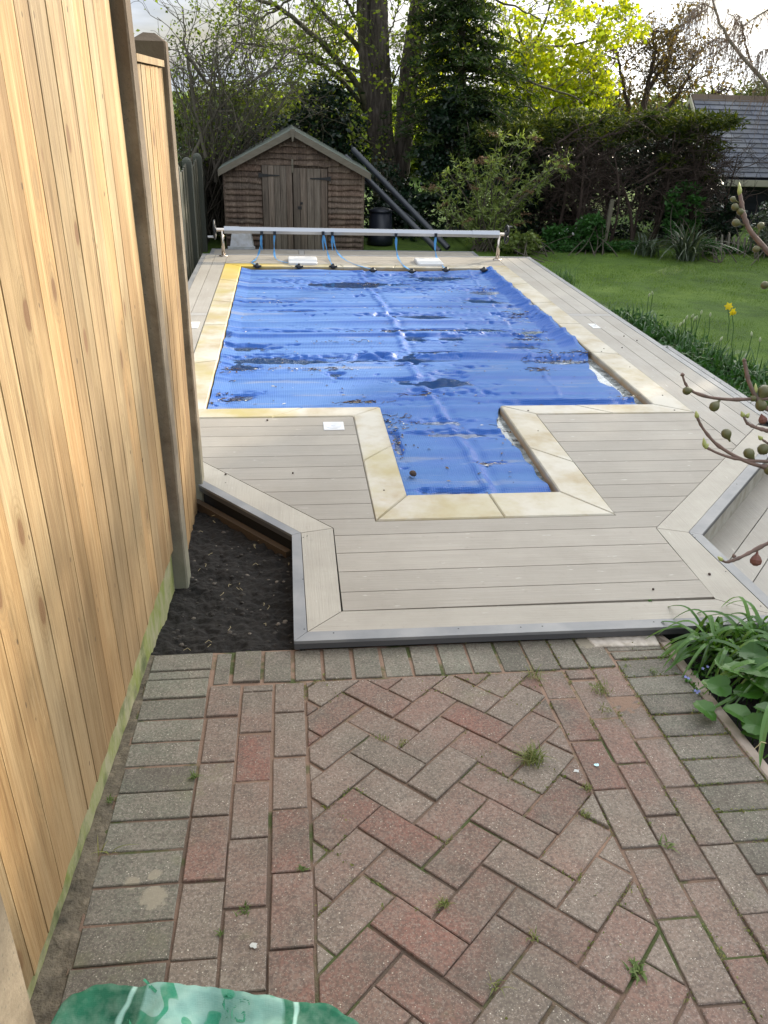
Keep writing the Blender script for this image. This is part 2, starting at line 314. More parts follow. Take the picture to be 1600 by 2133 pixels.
c = g.mix(g.bw(g.noise(7, detail=8, rough=.7), .35, .68), (.24, .195, .14), (.115, .085, .055)); c = g.mix(g.bw(g.voro(70), .10, .2, .8, 0), c, (.10, .09, .07)); c = g.mix(g.bw(g.sep()[2], 1.3, 1.85, 0, .75), c, (.085, .055, .032)); c = g.mix(g.bw(g.sep()[2], .3, -.1, 0, .6), c, (.22, .24, .18))
g.col(c); g.bump(g.noise(90, detail=5), .6, .003)
M_grav = mat('algae_gravel_board', (.3, .33, .15), .9); g = MN(M_grav)
c = g.mix(g.bw(g.noise(11, (1, 1, .35), 7, .75), .38, .62), (.20, .235, .05), (.36, .33, .22)); c = g.mix(g.bw(g.noise(5, detail=7, rough=.7), .50, .64), c, (.10, .12, .045)); g.col(c); g.bump(g.noise(70, detail=4), .4, .002)
M_soil = mat('dark_soil', (.012, .009, .007), .97); g = MN(M_soil); g.col(g.ramp(g.noise(34, detail=8, rough=.7), [(.35, (.004, .0035, .003)), (.62, (.013, .010, .008)), (.82, (.04, .031, .024))])); g.bump(g.noise(90, detail=6, rough=.7), 1., .012)
M_stone = mat('pebble', (.16, .14, .12), .8); g = MN(M_stone); g.col(g.ramp(g.island(), [(0, (.015, .012, .010)), (.75, (.04, .033, .027)), (1, (.20, .17, .14))])); g.bump(g.noise(80), .4, .002)
M_dirt = mat('dirt_strip', (.12, .095, .07), .95); g = MN(M_dirt); g.col(g.ramp(g.noise(22, detail=8, rough=.7), [(.3, (.04, .033, .024)), (.5, (.12, .098, .07)), (.75, (.22, .18, .13))])); g.bump(g.noise(60, detail=6), 1., .01)
M_lawn = mat('lawn_ground', (.045, .11, .012), .9); g = MN(M_lawn); g.col(g.ramp(g.noise(1.3, detail=10, rough=.75), [(.36, (.04, .085, .006)), (.5, (.08, .15, .010)), (.7, (.14, .22, .02))])); g.bump(g.noise(60, detail=5), 1., .03)
M_grass = leafmat('grass_blade', [(.06, .13, .006), (.11, .20, .010), (.18, .28, .02)], .4, .5, 1.5)
M_bark = mat('tree_bark', (.10, .085, .07), .95); g = MN(M_bark); b_ = g.noise(1., (16, 16, 2.2), 7, .65, dist=1.2); g.col(g.ramp(b_, [(.3, (.028, .022, .018)), (.5, (.085, .068, .055)), (.72, (.19, .16, .135))])); g.bump(b_, 1., .05)
M_limb = mat('greenish_limb_bark', (.09, .085, .05), .9); g = MN(M_limb); g.col(g.ramp(g.noise(12, detail=6), [(.3, (.035, .03, .018)), (.6, (.11, .10, .055)), (.8, (.17, .15, .09))]))
M_twig = mat('grey_twig', (.10, .085, .065), .9)
M_btwig = mat('brown_dead_twig', (.062, .042, .034), .95)
M_birch = mat('pale_birch_bark', (.34, .29, .24), .8); M_btw2 = mat('birch_twig', (.30, .22, .17), .9)
M_metal = mat('brushed_aluminium', (.42, .44, .48), .38, Metallic=.85); M_steel = mat('polished_steel', (.70, .62, .54), .18, Metallic=1.)
M_blk = mat('black_plastic', (.015, .016, .018), .35); M_strap = mat('blue_strap', (.07, .27, .55), .5)
M_white = mat('white_plastic', (.60, .60, .60), .4); M_whd = mat('dirty_white_plastic', (.55, .57, .60), .5)
g = MN(M_whd); g.col(g.mix(g.bw(g.noise(9, detail=6), .4, .75, 0, .8), (.60, .62, .66), (.30, .27, .22)))
M_pipe = mat('dark_grey_pipe', (.035, .04, .05), .32); M_bin = mat('dark_bin_plastic', (.014, .018, .03), .4)
M_felt = mat('roof_felt', (.09, .11, .09), .9); g = MN(M_felt); g.col(g.mix(g.bw(g.noise(5, detail=6), .4, .7), (.055, .07, .058), (.12, .135, .11))); g.bump(g.noise(90), .3, .003)
M_barge = mat('grey_bargeboard', (.16, .14, .11), .85); g = MN(M_barge); g.col(g.mix(g.noise(8, (1, 1, 4), 5), (.09, .075, .055), (.20, .18, .14)))
M_iron = mat('black_iron', (.01, .01, .011), .5)
M_slate = mat('roof_slate', (.12, .13, .155), .8); g = MN(M_slate); g.col(g.hsv(g.mix(g.bw(g.noise(3, detail=6), .4, .7, 0, .6), (.115, .125, .155), (.20, .20, .20)), .5, 1., g.bw(g.island(), 0, 1, .8, 1.25)))
M_ridge = mat('ridge_tile', (.16, .12, .09), .9); M_bl = mat('dark_cladding', (.012, .014, .024), .7); M_cream = mat('cream_paint', (.58, .54, .44), .6)
# ------------------------------------------------------------------ the ground
def grid(x0, x1, y0, y1, nx, ny, zf):
    X, Y = np.meshgrid(np.linspace(x0, x1, nx), np.linspace(y0, y1, ny)); Z = zf(X, Y)
    V = np.stack([X, Y, Z], -1).reshape(-1, 3); i = np.arange(ny-1)[:, None]*nx+np.arange(nx-1)[None]
    return V, np.stack([i, i+1, i+nx+1, i+nx], -1).reshape(-1, 4)
def vn(X, Y, s, o=0.):
    sh = X.shape; return np.array([noise.noise((x*s+o, y*s-o, o*.7)) for x, y in zip(X.ravel(), Y.ravel())]).reshape(sh)
LZ = -.30
V, F = grid(-600, 600, -300, 1500, 90, 110, lambda X, Y: np.full_like(X, LZ-.02)); prop(mk('ground', V, F, M_lawn), kind='structure')
V, F = grid(2.7, 16, 2.6, 16, 90, 90, lambda X, Y: LZ+.018*vn(X, Y, .9)+.004); lw = prop(mk('lawn', V, F, M_lawn, smooth=True), kind='structure')
def blades(P, h, wd, lean, n=3, curl=.5, dirs=None, taper=True):
    """bent blades as strips of quads: P bases, h heights, lean spread"""
    k = len(P); a = rng.uniform(0, 2*math.pi, k) if dirs is None else dirs; d = np.stack([np.cos(a), np.sin(a), np.zeros(k)], 1); s_ = np.stack([-np.sin(a), np.cos(a), np.zeros(k)], 1)
    h = np.broadcast_to(h, k); lean = np.broadcast_to(lean, k); rings = []
    for i in range(n+1):
        t = i/n; out_ = lean*h*(t**1.6); up_ = h*(t-curl*lean*t**2.6); wt = wd*(1-t**2.2 if taper else 1-.3*t)*(.55+.9*min(t*3, .5))
        c_ = P+d*out_[:, None]+np.array([0, 0, 1.])*up_[:, None]; w_ = np.broadcast_to(wt, k)[:, None]
        rings.append((c_-s_*w_, c_+s_*w_))
    V = np.stack([np.stack(r, 1) for r in rings], 1).reshape(-1, 3); m = 2*(n+1); b = np.arange(k)[:, None]*m; j = np.arange(n)[None]*2
    return V, np.stack([b+j, b+j+1, b+j+3, b+j+2], -1).reshape(-1, 4)
n = 150000; X = rng.uniform(2.95, 12.5, n); Y = 5.2+8.4*rng.uniform(0, 1, n)**.8; P = np.stack([X, Y, np.full(n, LZ)], 1); tn2 = np.array([noise.noise((x*1.7, y*1.7, 0))+.6*noise.noise((x*5, y*5, 4)) for x, y in zip(X, Y)])
V, F = blades(P, rng.uniform(.014, .04, n)*np.clip(1+1.3*tn2, .25, 2.4), .0035, rng.uniform(.2, 1., n), 1); prop(mk('grass', V, F, M_grass), kind='stuff')
# ------------------------------------------------------------------ block paving
PZf = lambda x, y: .032-.071*(y-1.284)
gr, rd = MB(), MB(); A_ = .104/math.sqrt(2)
def clip(poly, a, b, c):            # keep a*x+b*y<=c
    o = []
    for i in range(len(poly)):
        p, q = poly[i-1], poly[i]; dp = a*p[0]+b*p[1]-c; dq = a*q[0]+b*q[1]-c
        if (dp <= 0) != (dq <= 0): t = dp/(dp-dq); o.append((p[0]+t*(q[0]-p[0]), p[1]+t*(q[1]-p[1])))
        if dq <= 0: o.append(q)
    return o
def paver(mb, poly, gap=.0035):
    gap = gap*.8+random.uniform(-.0004, .0006)
    n = len(poly); a = sum(poly[i-1][0]*poly[i][1]-poly[i][0]*poly[i-1][1] for i in range(n))/2
    if abs(a) < .0004: return
    if a < 0: poly = poly[::-1]
    cx = sum(p[0] for p in poly)/n; cy_ = sum(p[1] for p in poly)/n
    q = []
    P = [np.array(p) for p in poly]
    for i in range(n):
        d1 = P[i]-P[i-1]; d2 = P[(i+1) % n]-P[i]; l1 = np.hypot(*d1); l2 = np.hypot(*d2)
        if l1 < 1e-4 or l2 < 1e-4: continue
        n1 = np.array([-d1[1], d1[0]])/l1; n2 = np.array([-d2[1], d2[0]])/l2; q.append(P[i]+(n1+n2)/max(.35, 1+n1@n2)*gap)
    th = random.gauss(0, .007); dz = random.gauss(0, .0019); tx, ty = random.gauss(0, .006), random.gauss(0, .006); dx, dy = random.gauss(0, .0012), random.gauss(0, .0012)
    q = [(cx+dx+(p[0]-cx)*math.cos(th)-(p[1]-cy_)*math.sin(th), cy_+dy+(p[0]-cx)*math.sin(th)+(p[1]-cy_)*math.cos(th)) for p in q]
    f1 = lambda x, y: PZf(x, y)+dz+tx*(x-cx)+ty*(y-cy_)
    mb.prism(q, lambda x, y: PZf(x, y)-.03, f1, .0022)
RX = [1.10, 1.0, .902, .799]
y = 2.205
gr_rows = [2.36, 2.258, 2.205]
def rect(x0, y0, x1, y1): return [(x0, y0), (x1, y0), (x1, y1), (x0, y1)]
for xa, xb in ((-.497, -.29), (1.10, 1.308)):
    yy = [2.36, 2.258, 2.206]
    while yy[-1] > -.6: yy.append(yy[-1]-.1048)
    for a, b in zip(yy, yy[1:]): paver(gr, rect(xa, b, xb, a), .005)
xx = [-.285, -.222]
while xx[-1] < 1.0: xx.append(xx[-1]+.1018)
xx[-1] = 1.095
for a, b in zip(xx, xx[1:]): paver(gr, rect(a, 2.165, b, 2.358), .0085 if a < .4 else .005)
for xa, xb, off in ((-.29, -.185, 1.995), (-.185, -.081, 2.119), (-.081, .021, 2.002), (.799, .902, 2.0), (.902, 1.0, 2.101), (1.0, 1.10, 1.994)):
    y = off; paver(rd, rect(xa, off, xb, 2.160), .006)
    while y > -.6:
        g_ = .0065 if y > 1.6 else .004
        paver(rd, rect(xa, y-.2098, xb, y), g_); y -= .2098
for i in range(-40, 40):
    for j in range(-14, 16):
        for kind in (0, 1):
            u0, v0 = i+2*j, -i+2*j
            u0 = i+2*j; v0 = -i+2*j
            uv = [(u0, v0), (u0+2, v0), (u0+2, v0-1), (u0, v0-1)] if kind == 0 else [(u0, v0+1), (u0+1, v0+1), (u0+1, v0+3), (u0, v0+3)]
            poly = [(.066+(u+v)*A_, 1.284+(u-v)*A_) for u, v in uv]
            for c_ in ((-1, 0, -.023), (1, 0, .797), (0, 1, 2.160), (0, -1, .6)):
                poly = clip(poly, *c_)
                if len(poly) < 3: break
            if len(poly) >= 3: paver(rd, poly, .004)
rd.build('red_block_paving', M_red); gr.build('grey_block_paving', M_grey)
for nm in ('red_block_paving', 'grey_block_paving'): prop(bpy.data.objects[nm], kind='structure')
V, F = grid(-.50, 1.312, -.7, 2.365, 150, 260, lambda X, Y: PZf(X, Y)-.0058+.0022*vn(X, Y, 11)+.0012*vn(X, Y, 50)); prop(mk('paving_sand', V, F, M_sand, smooth=True), kind='structure')
kb = MB().prism(rect(1.310, -.7, 1.345, 2.30), lambda x, y: PZf(x, y)-.12, lambda x, y: PZf(x, y)+.004, .004)
kb.prism([(.50, 2.362), (1.34, 2.362), (1.355, 2.31), (1.345, 2.30), (1.31, 2.362), (.6, 2.40), (.5, 2.40)], -.1, lambda x, y: PZf(x, y)-.002, .0)
prop(kb.build('kerb', M_kerb), kind='structure')
mr = MB(); mr.prism([(1.06, 2.29), (1.30, 2.28), (1.31, 2.35), (1.2, 2.358), (1.05, 2.355)], lambda x, y: PZf(x, y)-.01, lambda x, y: PZf(x, y)+.004, .003)
M_mort = mat('mortar_smear', (.50, .45, .39), .9); g = MN(M_mort); g.col(g.mix(g.bw(g.noise(30, detail=6), .4, .7), (.52, .47, .41), (.28, .24, .19))); g.bump(g.noise(60, detail=5), .8, .004)
prop(mr.build('mortar', M_mort), kind='structure')
V, F = grid(-.60, -.492, -.7, 2.37, 14, 260, lambda X, Y: PZf(X, Y)-.004+.010*vn(X, Y, 16)-.10*np.clip(-.56-X, 0, 1)); prop(mk('dirt_strip', V, F, M_dirt, smooth=True), kind='structure')
def soilz(X, Y): return -.055-.045*np.clip((Y-2.38)/.3, 0, 1)-.02*np.clip((Y-3)/.8, 0, 1)+.014*vn(X, Y, 9)+.012*vn(X, Y, 26, 3)+.006*vn(X, Y, 60, 5)
V, F = grid(-.62, .02, 2.362, 4.3, 150, 420, soilz); prop(mk('soil_bed', V, F, M_soil), kind='structure')
def bedz(X, Y): return PZf(X, Y)-.035+.02*vn(X, Y, 6)+.01*vn(X, Y, 22, 2)
V, F = grid(1.346, 3.4, -.6, 2.36, 120, 120, bedz); prop(mk('flower_bed_soil', V, F, M_soil), kind='structure')
# pebbles and straw in the left bed
pb = MB()
for i in range(330):
    x, y = random.uniform(-.46, -.02), random.uniform(2.38, 3.75)
    if x > -.02-(y-3.1)*.74 and y > 3.1: continue
    r = random.choice([.0015, .002, .0025, .003, .004, .006, .0085]); z = float(soilz(np.array([[x]]), np.array([[y]]))[0, 0])
    nn_ = 6; pr = [(r*.6, -r*.5), (r, 0), (r*.75, r*.45), (r*.25, r*.62)]
    b0 = len(pb.V); pb.lathe((x, y, z+r*.1), pr, nn_, (random.gauss(0, .3), random.gauss(0, .3), 1))
    for k in range(b0, len(pb.V)): v = pb.V[k]; pb.V[k] = (x+(v[0]-x)*random.uniform(.8, 1.5), v[1], v[2])
prop(pb.build('pebbles', M_stone), kind='stuff')
st = MB()
for i in range(38):
    x, y = random.uniform(-.44, -.03), random.uniform(2.38, 3.6); a = random.uniform(0, 6.3); l = random.uniform(.008, .03)
    if x > -.02-(y-3.1)*.74 and y > 3.1: continue
    z = float(soilz(np.array([[x]]), np.array([[y]]))[0, 0])+.008
    st.tube([(x, y, z), (x+l*math.cos(a)*.5, y+l*math.sin(a)*.5, z+.006), (x+l*math.cos(a+.5), y+l*math.sin(a+.5), z)], .0009, 4)
M_straw = mat('straw', (.5, .42, .24), .8); prop(st.build('straw_bits', M_straw), kind='stuff')
# ------------------------------------------------------------------ pool deck
G = .0022
deck = MB()
def xl(y): return .168 if y < 3.174 else max(-.70, .168-.8254*(y-3.174))
def xr(y): return 1.618 if y < 3.092 else min(2.489, 1.621+.929*(y-3.092))
lines = [2.522, 2.65, 2.80, 2.95, 3.104, 3.258, 3.41, 3.555, 3.70, 3.845, 3.99, 4.133, 4.28, 4.428, 4.567]
kink = [3.092, 3.174, 4.026, 4.225]
for a, b in zip(lines, lines[1:]):
    a2, b2 = a+G, b-G; ys = [a2]+[k for k in kink if a2 < k < b2]+[b2]
    def side(fa, fb): return [(fa(y), y) for y in ys]+[(fb(y), y) for y in ys[::-1]]
    if b2 <= 3.227: deck.prism(side(lambda y: xr(y)-G, lambda y: xl(y)+G), -.022, 0)
    elif a2 < 3.227:      # the board the spa coping is let into
        y1 = 3.224
        deck.prism([(xr(y)-G, y) for y in [a2]+[k for k in kink if a2 < k < b2]+[b2]]+[(1.482, b2), (1.482, y1), (.360, y1), (.360, b2)]+[(xl(y)+G, y) for y in [b2]+[k for k in kink[::-1] if a2 < k < b2]+[a2]], -.022, 0)
    else:
        deck.prism(side(lambda y: xr(y)-G, lambda y: 1.480+G), -.022, 0); deck.prism(side(lambda y: .362-G, lambda y: xl(y)+G), -.022, 0)
# far end boards beyond the pool
for a, b in ((9.455, 9.60), (9.60, 9.745), (9.745, 9.89), (9.89, 10.01)): deck.prism(rect(-.70+G, a+G, 2.49-G, b-G), -.022, 0)
prop(deck.build('pool_deck', M_deck), kind='structure')
dl = MB()
for a, b, ye in ((2.49, 2.625, 4.03), (2.625, 2.765, 4.18), (2.765, 2.89, 4.33)):
    ex = lambda x: 3.092+(x-1.621)/.929
    for y0, y1 in ((None, 7.07), (7.16, 9.99)):
        lo = [(a+G, ex(a+G)+G*2), (b-G, ex(b-G)+G*2)] if y0 is None else [(a+G, y0+G), (b-G, y0+G)]
        dl.prism([lo[0], lo[1], (b-G, y1-G), (a+G, y1-G)], -.022, 0)
for a, b in ((-.95, -.84), (-.84, -.70)):
    for y0, y1 in ((4.4, 7.07), (7.16, 10.01)): dl.prism(rect(a+G, y0+G, b-G, y1-G), -.022, 0)
prop(dl.build('pool_deck_side', M_deckY), kind='structure')
M_deckG = mat('grey_cross_board', (.30, .285, .265), .6); cb = MB().prism(rect(2.49+G, 7.07+G, 2.89-G, 7.16-G), -.022, 0).prism(rect(-.95+G, 7.07+G, -.70-G, 7.16-G), -.022, 0); prop(cb.build('deck_cross_board', M_deckG), kind='structure')
# border boards
C_ = dict(FL=(.035, 2.397), FR=(1.790, 2.386), iFL=(.165, 2.520), iFR=(1.614, 2.507), iL=(.168, 3.172), oL=(.026, 3.137), iR=(1.620, 3.092), oR=(1.752, 3.044),
          oLe=(-1.0+.05, 4.32), iLe=(-.84, 4.395), iRe=(2.79, 4.35), oRe=(2.89, 4.272))
def shr(poly, g_=.0018):
    P = [np.array(p) for p in poly]; n = len(P); a = sum(P[i-1][0]*P[i][1]-P[i][0]*P[i-1][1] for i in range(n))
    if a < 0: P = P[::-1]
    o = []
    for i in range(n):
        d1 = P[i]-P[i-1]; d2 = P[(i+1) % n]-P[i]; n1 = np.array([-d1[1], d1[0]])/np.hypot(*d1); n2 = np.array([-d2[1], d2[0]])/np.hypot(*d2); o.append(tuple(P[i]+(n1+n2)/max(.35, 1+n1@n2)*g_))
    return o
bX = MB().prism(shr([C_['FL'], C_['FR'], C_['iFR'], C_['iFL']]), -.022, .0005); prop(bX.build('deck_front_border', M_bordX), kind='structure')
bd = MB(); bd.prism(shr([C_['FL'], C_['iFL'], C_['iL'], C_['oL']]), -.022, .0005)
bd.prism(shr([C_['iFR'], C_['FR'], C_['oR'], C_['iR']]), -.022, .0005)
bd.prism(shr([C_['oL'], C_['iL'], C_['iLe'], C_['oLe']]), -.022, .0005)
bd.prism(shr([C_['oR'], C_['oRe'], C_['iRe'], C_['iR']]), -.022, .0005)
prop(bd.build('deck_border', M_bord), kind='structure')
# grey nosing all round
path = [(-.998, 10.07), (-.998, 4.30), (-.014, 3.118), (-.013, 2.342), (1.842, 2.334), (1.803, 3.018), (2.94, 4.245), (2.94, 10.07)]
inn = [(-.95, 10.01), (-.95, 4.32), (.026, 3.137), (.035, 2.397), (1.790, 2.386), (1.752, 3.044), (2.89, 4.272), (2.89, 10.01)]
nm = MB(); lp = MB()
for i in range(len(path)):
    j = (i+1) % len(path); q = shr([path[i], path[j], inn[j], inn[i]], .0008); nm.prism(q, -.010, .002)
    a, b = np.array(path[i]), np.array(path[j]); d = (b-a)/np.hypot(*(b-a)); n_ = np.array([-d[1], d[0]])   # inward normal
    s_ = [a+n_*.004, b+n_*.004, b+n_*.02, a+n_*.02]; lp.prism([tuple(p) for p in s_], -.034, -.011)
prop(nm.build('deck_nosing', M_nose), kind='structure'); prop(lp.build('deck_nosing_lip', M_noseD), kind='structure')
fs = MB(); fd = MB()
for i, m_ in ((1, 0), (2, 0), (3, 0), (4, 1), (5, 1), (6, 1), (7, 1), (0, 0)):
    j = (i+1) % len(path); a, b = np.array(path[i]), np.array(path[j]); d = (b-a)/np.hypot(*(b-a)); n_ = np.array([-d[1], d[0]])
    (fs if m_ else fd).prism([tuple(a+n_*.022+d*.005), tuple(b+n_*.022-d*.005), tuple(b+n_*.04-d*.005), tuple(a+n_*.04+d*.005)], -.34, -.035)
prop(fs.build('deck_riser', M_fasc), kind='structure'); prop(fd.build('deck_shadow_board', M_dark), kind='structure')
tb = MB().bar((-.86, 4.10, -.10), (-.03, 3.12, -.105), .03, .05); prop(tb.build('deck_joist', M_tim), kind='structure')
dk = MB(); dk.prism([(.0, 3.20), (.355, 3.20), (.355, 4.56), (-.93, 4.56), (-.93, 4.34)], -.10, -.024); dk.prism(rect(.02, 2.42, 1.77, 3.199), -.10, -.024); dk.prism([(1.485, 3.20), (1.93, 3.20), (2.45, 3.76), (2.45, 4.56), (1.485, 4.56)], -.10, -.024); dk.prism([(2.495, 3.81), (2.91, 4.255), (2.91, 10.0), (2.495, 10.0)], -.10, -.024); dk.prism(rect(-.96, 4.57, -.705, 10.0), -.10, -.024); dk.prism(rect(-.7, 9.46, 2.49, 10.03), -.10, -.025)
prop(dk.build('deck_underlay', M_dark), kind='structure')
# lower steps: right hand tier and the one behind the pool
TZ = -.175
td = MB(); tn_ = MB()
rx, fy = 3.30, 6.72
dg = np.array([.6785, .7346]); pr_ = np.array([.7346, -.6785]); o0 = np.array([1.78, 3.0])
for k in range(12):
    a, b = k*.14-.03, k*.14+.11
    poly = [tuple(o0+pr_*(a+G)-dg*1.4), tuple(o0+pr_*(b-G)-dg*1.4), tuple(o0+pr_*(b-G)+dg*4), tuple(o0+pr_*(a+G)+dg*4)]
    for c_ in ((1, 0, 3.25), (0, -1, -1.95), (0, 1, 4.6)): poly = clip(poly, *c_)
    poly = [p for p in poly]
    if len(poly) > 2:
        poly = clip(poly, -.9994, -.035, -(1.842*.9994+2.334*.035)-.004)
        if len(poly) > 2: td.prism(poly, TZ-.02, TZ)
for a, b in ((2.92, 3.09), (3.09, 3.25)): td.prism(rect(a+G, 4.6+G, b-G, 6.67), TZ-.02, TZ)
prop(td.build('lower_deck_step', M_deckY), kind='structure')
tn_.prism(shr([(3.25, 6.67), (3.30, 6.72), (3.30, 1.9), (3.25, 1.9)], .0008), TZ-.03, TZ+.002); tn_.prism(shr([(2.945, 6.72), (3.30, 6.72), (3.25, 6.67), (2.945, 6.67)], .0008), TZ-.03, TZ+.002)
bk = MB(); bk.prism(rect(-.96, 10.09, .14, 10.60), TZ-.02, TZ).prism(rect(-.96, 10.61, .14, 11.44), TZ-.02, TZ).prism(rect(.22, 10.09, 2.5, 10.60), TZ-.02, TZ).prism(rect(.22, 10.61, 2.5, 11.44), TZ-.02, TZ)
prop(bk.build('back_deck_step', M_deck), kind='structure')
tn_.prism(rect(-1.01, 11.44, 2.55, 11.50), TZ-.03, TZ+.002).prism(rect(2.5, 10.08, 2.55, 11.439), TZ-.03, TZ+.002).prism(rect(-1.01, 10.08, -.96, 11.439), TZ-.03, TZ+.002)
prop(tn_.build('step_nosing', M_nose), kind='structure')
tk = MB().prism(rect(.145, 10.09, .215, 11.44), TZ-.02, TZ-.001); prop(tk.build('back_step_cross_board', M_deckG), kind='structure')
tf = MB().prism([(3.27, 1.9), (3.285, 1.9), (3.285, 6.7), (3.27, 6.7)], -.34, TZ-.031).prism(rect(2.95, 6.69, 3.285, 6.705), -.34, TZ-.031).prism(rect(-.99, 11.47, 2.53, 11.48), -.34, TZ-.031).prism(rect(2.52, 10.08, 2.53, 11.47), -.34, TZ-.031).prism(rect(1.85, 1.95, 3.2, 2.0), -.3, TZ-.022); prop(tf.build('step_riser', M_dark), kind='structure')
# ------------------------------------------------------------------ coping, pool, water
def slab(mb, poly, inner_edges, z1=.006):
    mb.prism(shr(poly, .0016), -.045, z1, .006)
cpn = MB()
o = (-.70, .362, 1.480, 2.490, 3.227, 4.567, 9.455); i_ = (-.515, .538, 1.290, 2.285, 3.482, 4.722, 9.285)
def seg(p, q, r, s_, cuts):
    p, q, r, s_ = map(np.array, (p, q, r, s_)); t = [0]+cuts+[1]
    for a, b in zip(t, t[1:]): slab(cpn, [tuple(p+(q-p)*a), tuple(p+(q-p)*b), tuple(s_+(r-s_)*b), tuple(s_+(r-s_)*a)], 0)
oL, oSl, oSr, oR, oYs, oYn, oYf = o; iL, iSl, iSr, iR, iYs, iYn, iYf = i_
seg((oL, oYn), (oL, oYf), (iL, iYf), (iL, iYn), [.22, .44, .62, .82]); seg((oL, oYf), (oR, oYf), (iR, iYf), (iL, iYf), [.2, .4, .6, .8])
seg((oR, oYf), (oR, oYn), (iR, iYn), (iR, iYf), [.2, .38, .55, .74]); seg((oR, oYn), (oSr, oYn), (iSr, iYn), (iR, iYn), [.52])
seg((oSr, oYn), (oSr, oYs), (iSr, iYs), (iSr, iYn), [.55]); seg((oSr, oYs), (oSl, oYs), (iSl, iYs), (iSr, iYs), [.47])
seg((oSl, oYs), (oSl, oYn), (iSl, iYn), (iSl, iYs), [.5]); seg((oSl, oYn), (oL, oYn), (iL, iYn), (iSl, iYn), [.45])
prop(cpn.build('pool_coping', M_cope), kind='structure')
ps = MB()
e_ = .012
for a, b in (((iL-e_, iYn-.1), (iL-e_, iYf+e_)), ((iL-e_, iYf+e_), (iR+e_, iYf+e_)), ((iR+e_, iYf+e_), (iR+e_, iYn-e_)), ((iR+e_, iYn-e_), (iSr+e_, iYn-e_)), ((iSr+e_, iYn-e_), (iSr+e_, iYs-e_)), ((iSr+e_, iYs-e_), (iSl-e_, iYs-e_)), ((iSl-e_, iYs-e_), (iSl-e_, iYn-e_)), ((iSl-e_, iYn-e_), (iL-e_, iYn-e_))):
    ps.add([(*a, -.30), (*b, -.30), (*b, -.046), (*a, -.046)], [(0, 1, 2, 3)])
ps.add([(iL-.05, iYs-.05, -.30), (iR+.05, iYs-.05, -.30), (iR+.05, iYf+.05, -.30), (iL-.05, iYf+.05, -.30)], [(0, 1, 2, 3)]); prop(ps.build('pool_shell', M_liner), kind='structure')
WZ = -.046
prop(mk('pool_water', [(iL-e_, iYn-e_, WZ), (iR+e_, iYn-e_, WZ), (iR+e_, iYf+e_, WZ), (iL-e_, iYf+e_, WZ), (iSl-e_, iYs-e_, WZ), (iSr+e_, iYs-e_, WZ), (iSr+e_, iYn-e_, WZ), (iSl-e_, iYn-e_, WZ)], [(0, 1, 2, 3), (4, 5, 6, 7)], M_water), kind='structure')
# ------------------------------------------------------------------ bubble cover
def wpx(x, y): p = PZ(x, y, -.03); return p[0], p[1]
PUD = [(735, 590, 105, 9), (1010, 607, 45, 5), (910, 578, 70, 7), (1020, 627, 60, 4), (900, 657, 55, 6), (818, 688, 14, 5), (940, 685, 160, 3), (868, 703, 14, 7), (945, 702, 34, 5), (850, 741, 36, 9), (930, 731, 65, 5), (560, 748, 120, 6),
       (697, 779, 13, 6), (930, 792, 42, 16), (870, 822, 30, 7), (500, 762, 35, 8), (500, 826, 30, 6), (540, 628, 110, 1.8), (620, 645, 60, 2.5), (690, 742, 55, 4), (1130, 690, 75, 4), (1150, 655, 60, 3), (1110, 640, 45, 4), (1080, 668, 60, 3), (1080, 720, 60, 4),
       (905, 800, 50, 9), (1170, 750, 60, 5), (470, 700, 10, 6), (505, 722, 30, 3), (600, 690, 60, 1.6),
       (915, 878, 70, 5), (950, 903, 110, 4), (1020, 962, 45, 3), (830, 930, 9, 22), (1170, 842, 120, 4), (960, 1024, 60, 2)]
PW = []
for px_, py_, rx_, ry_ in PUD:
    x0, y0 = wpx(px_, py_); x1, _ = wpx(px_+rx_, py_); _, y1 = wpx(px_, py_-ry_); PW.append((x0, y0, abs(x1-x0)*1.05, max(.02, abs(y1-y0)*1.1)))
RID = [(9.05, .012, .05), (8.72, .010, .06), (8.35, .013, .06), (8.0, .009, .07), (7.62, .014, .06), (7.25, .010, .05), (6.95, .012, .07), (6.55, .014, .06), (6.28, .010, .06), (5.92, .020, .055), (5.45, .014, .08), (5.12, .012, .07), (4.55, .008, .04), (4.36, .012, .05), (4.05, .012, .06), (3.83, .008, .05), (3.60, .014, .05)]
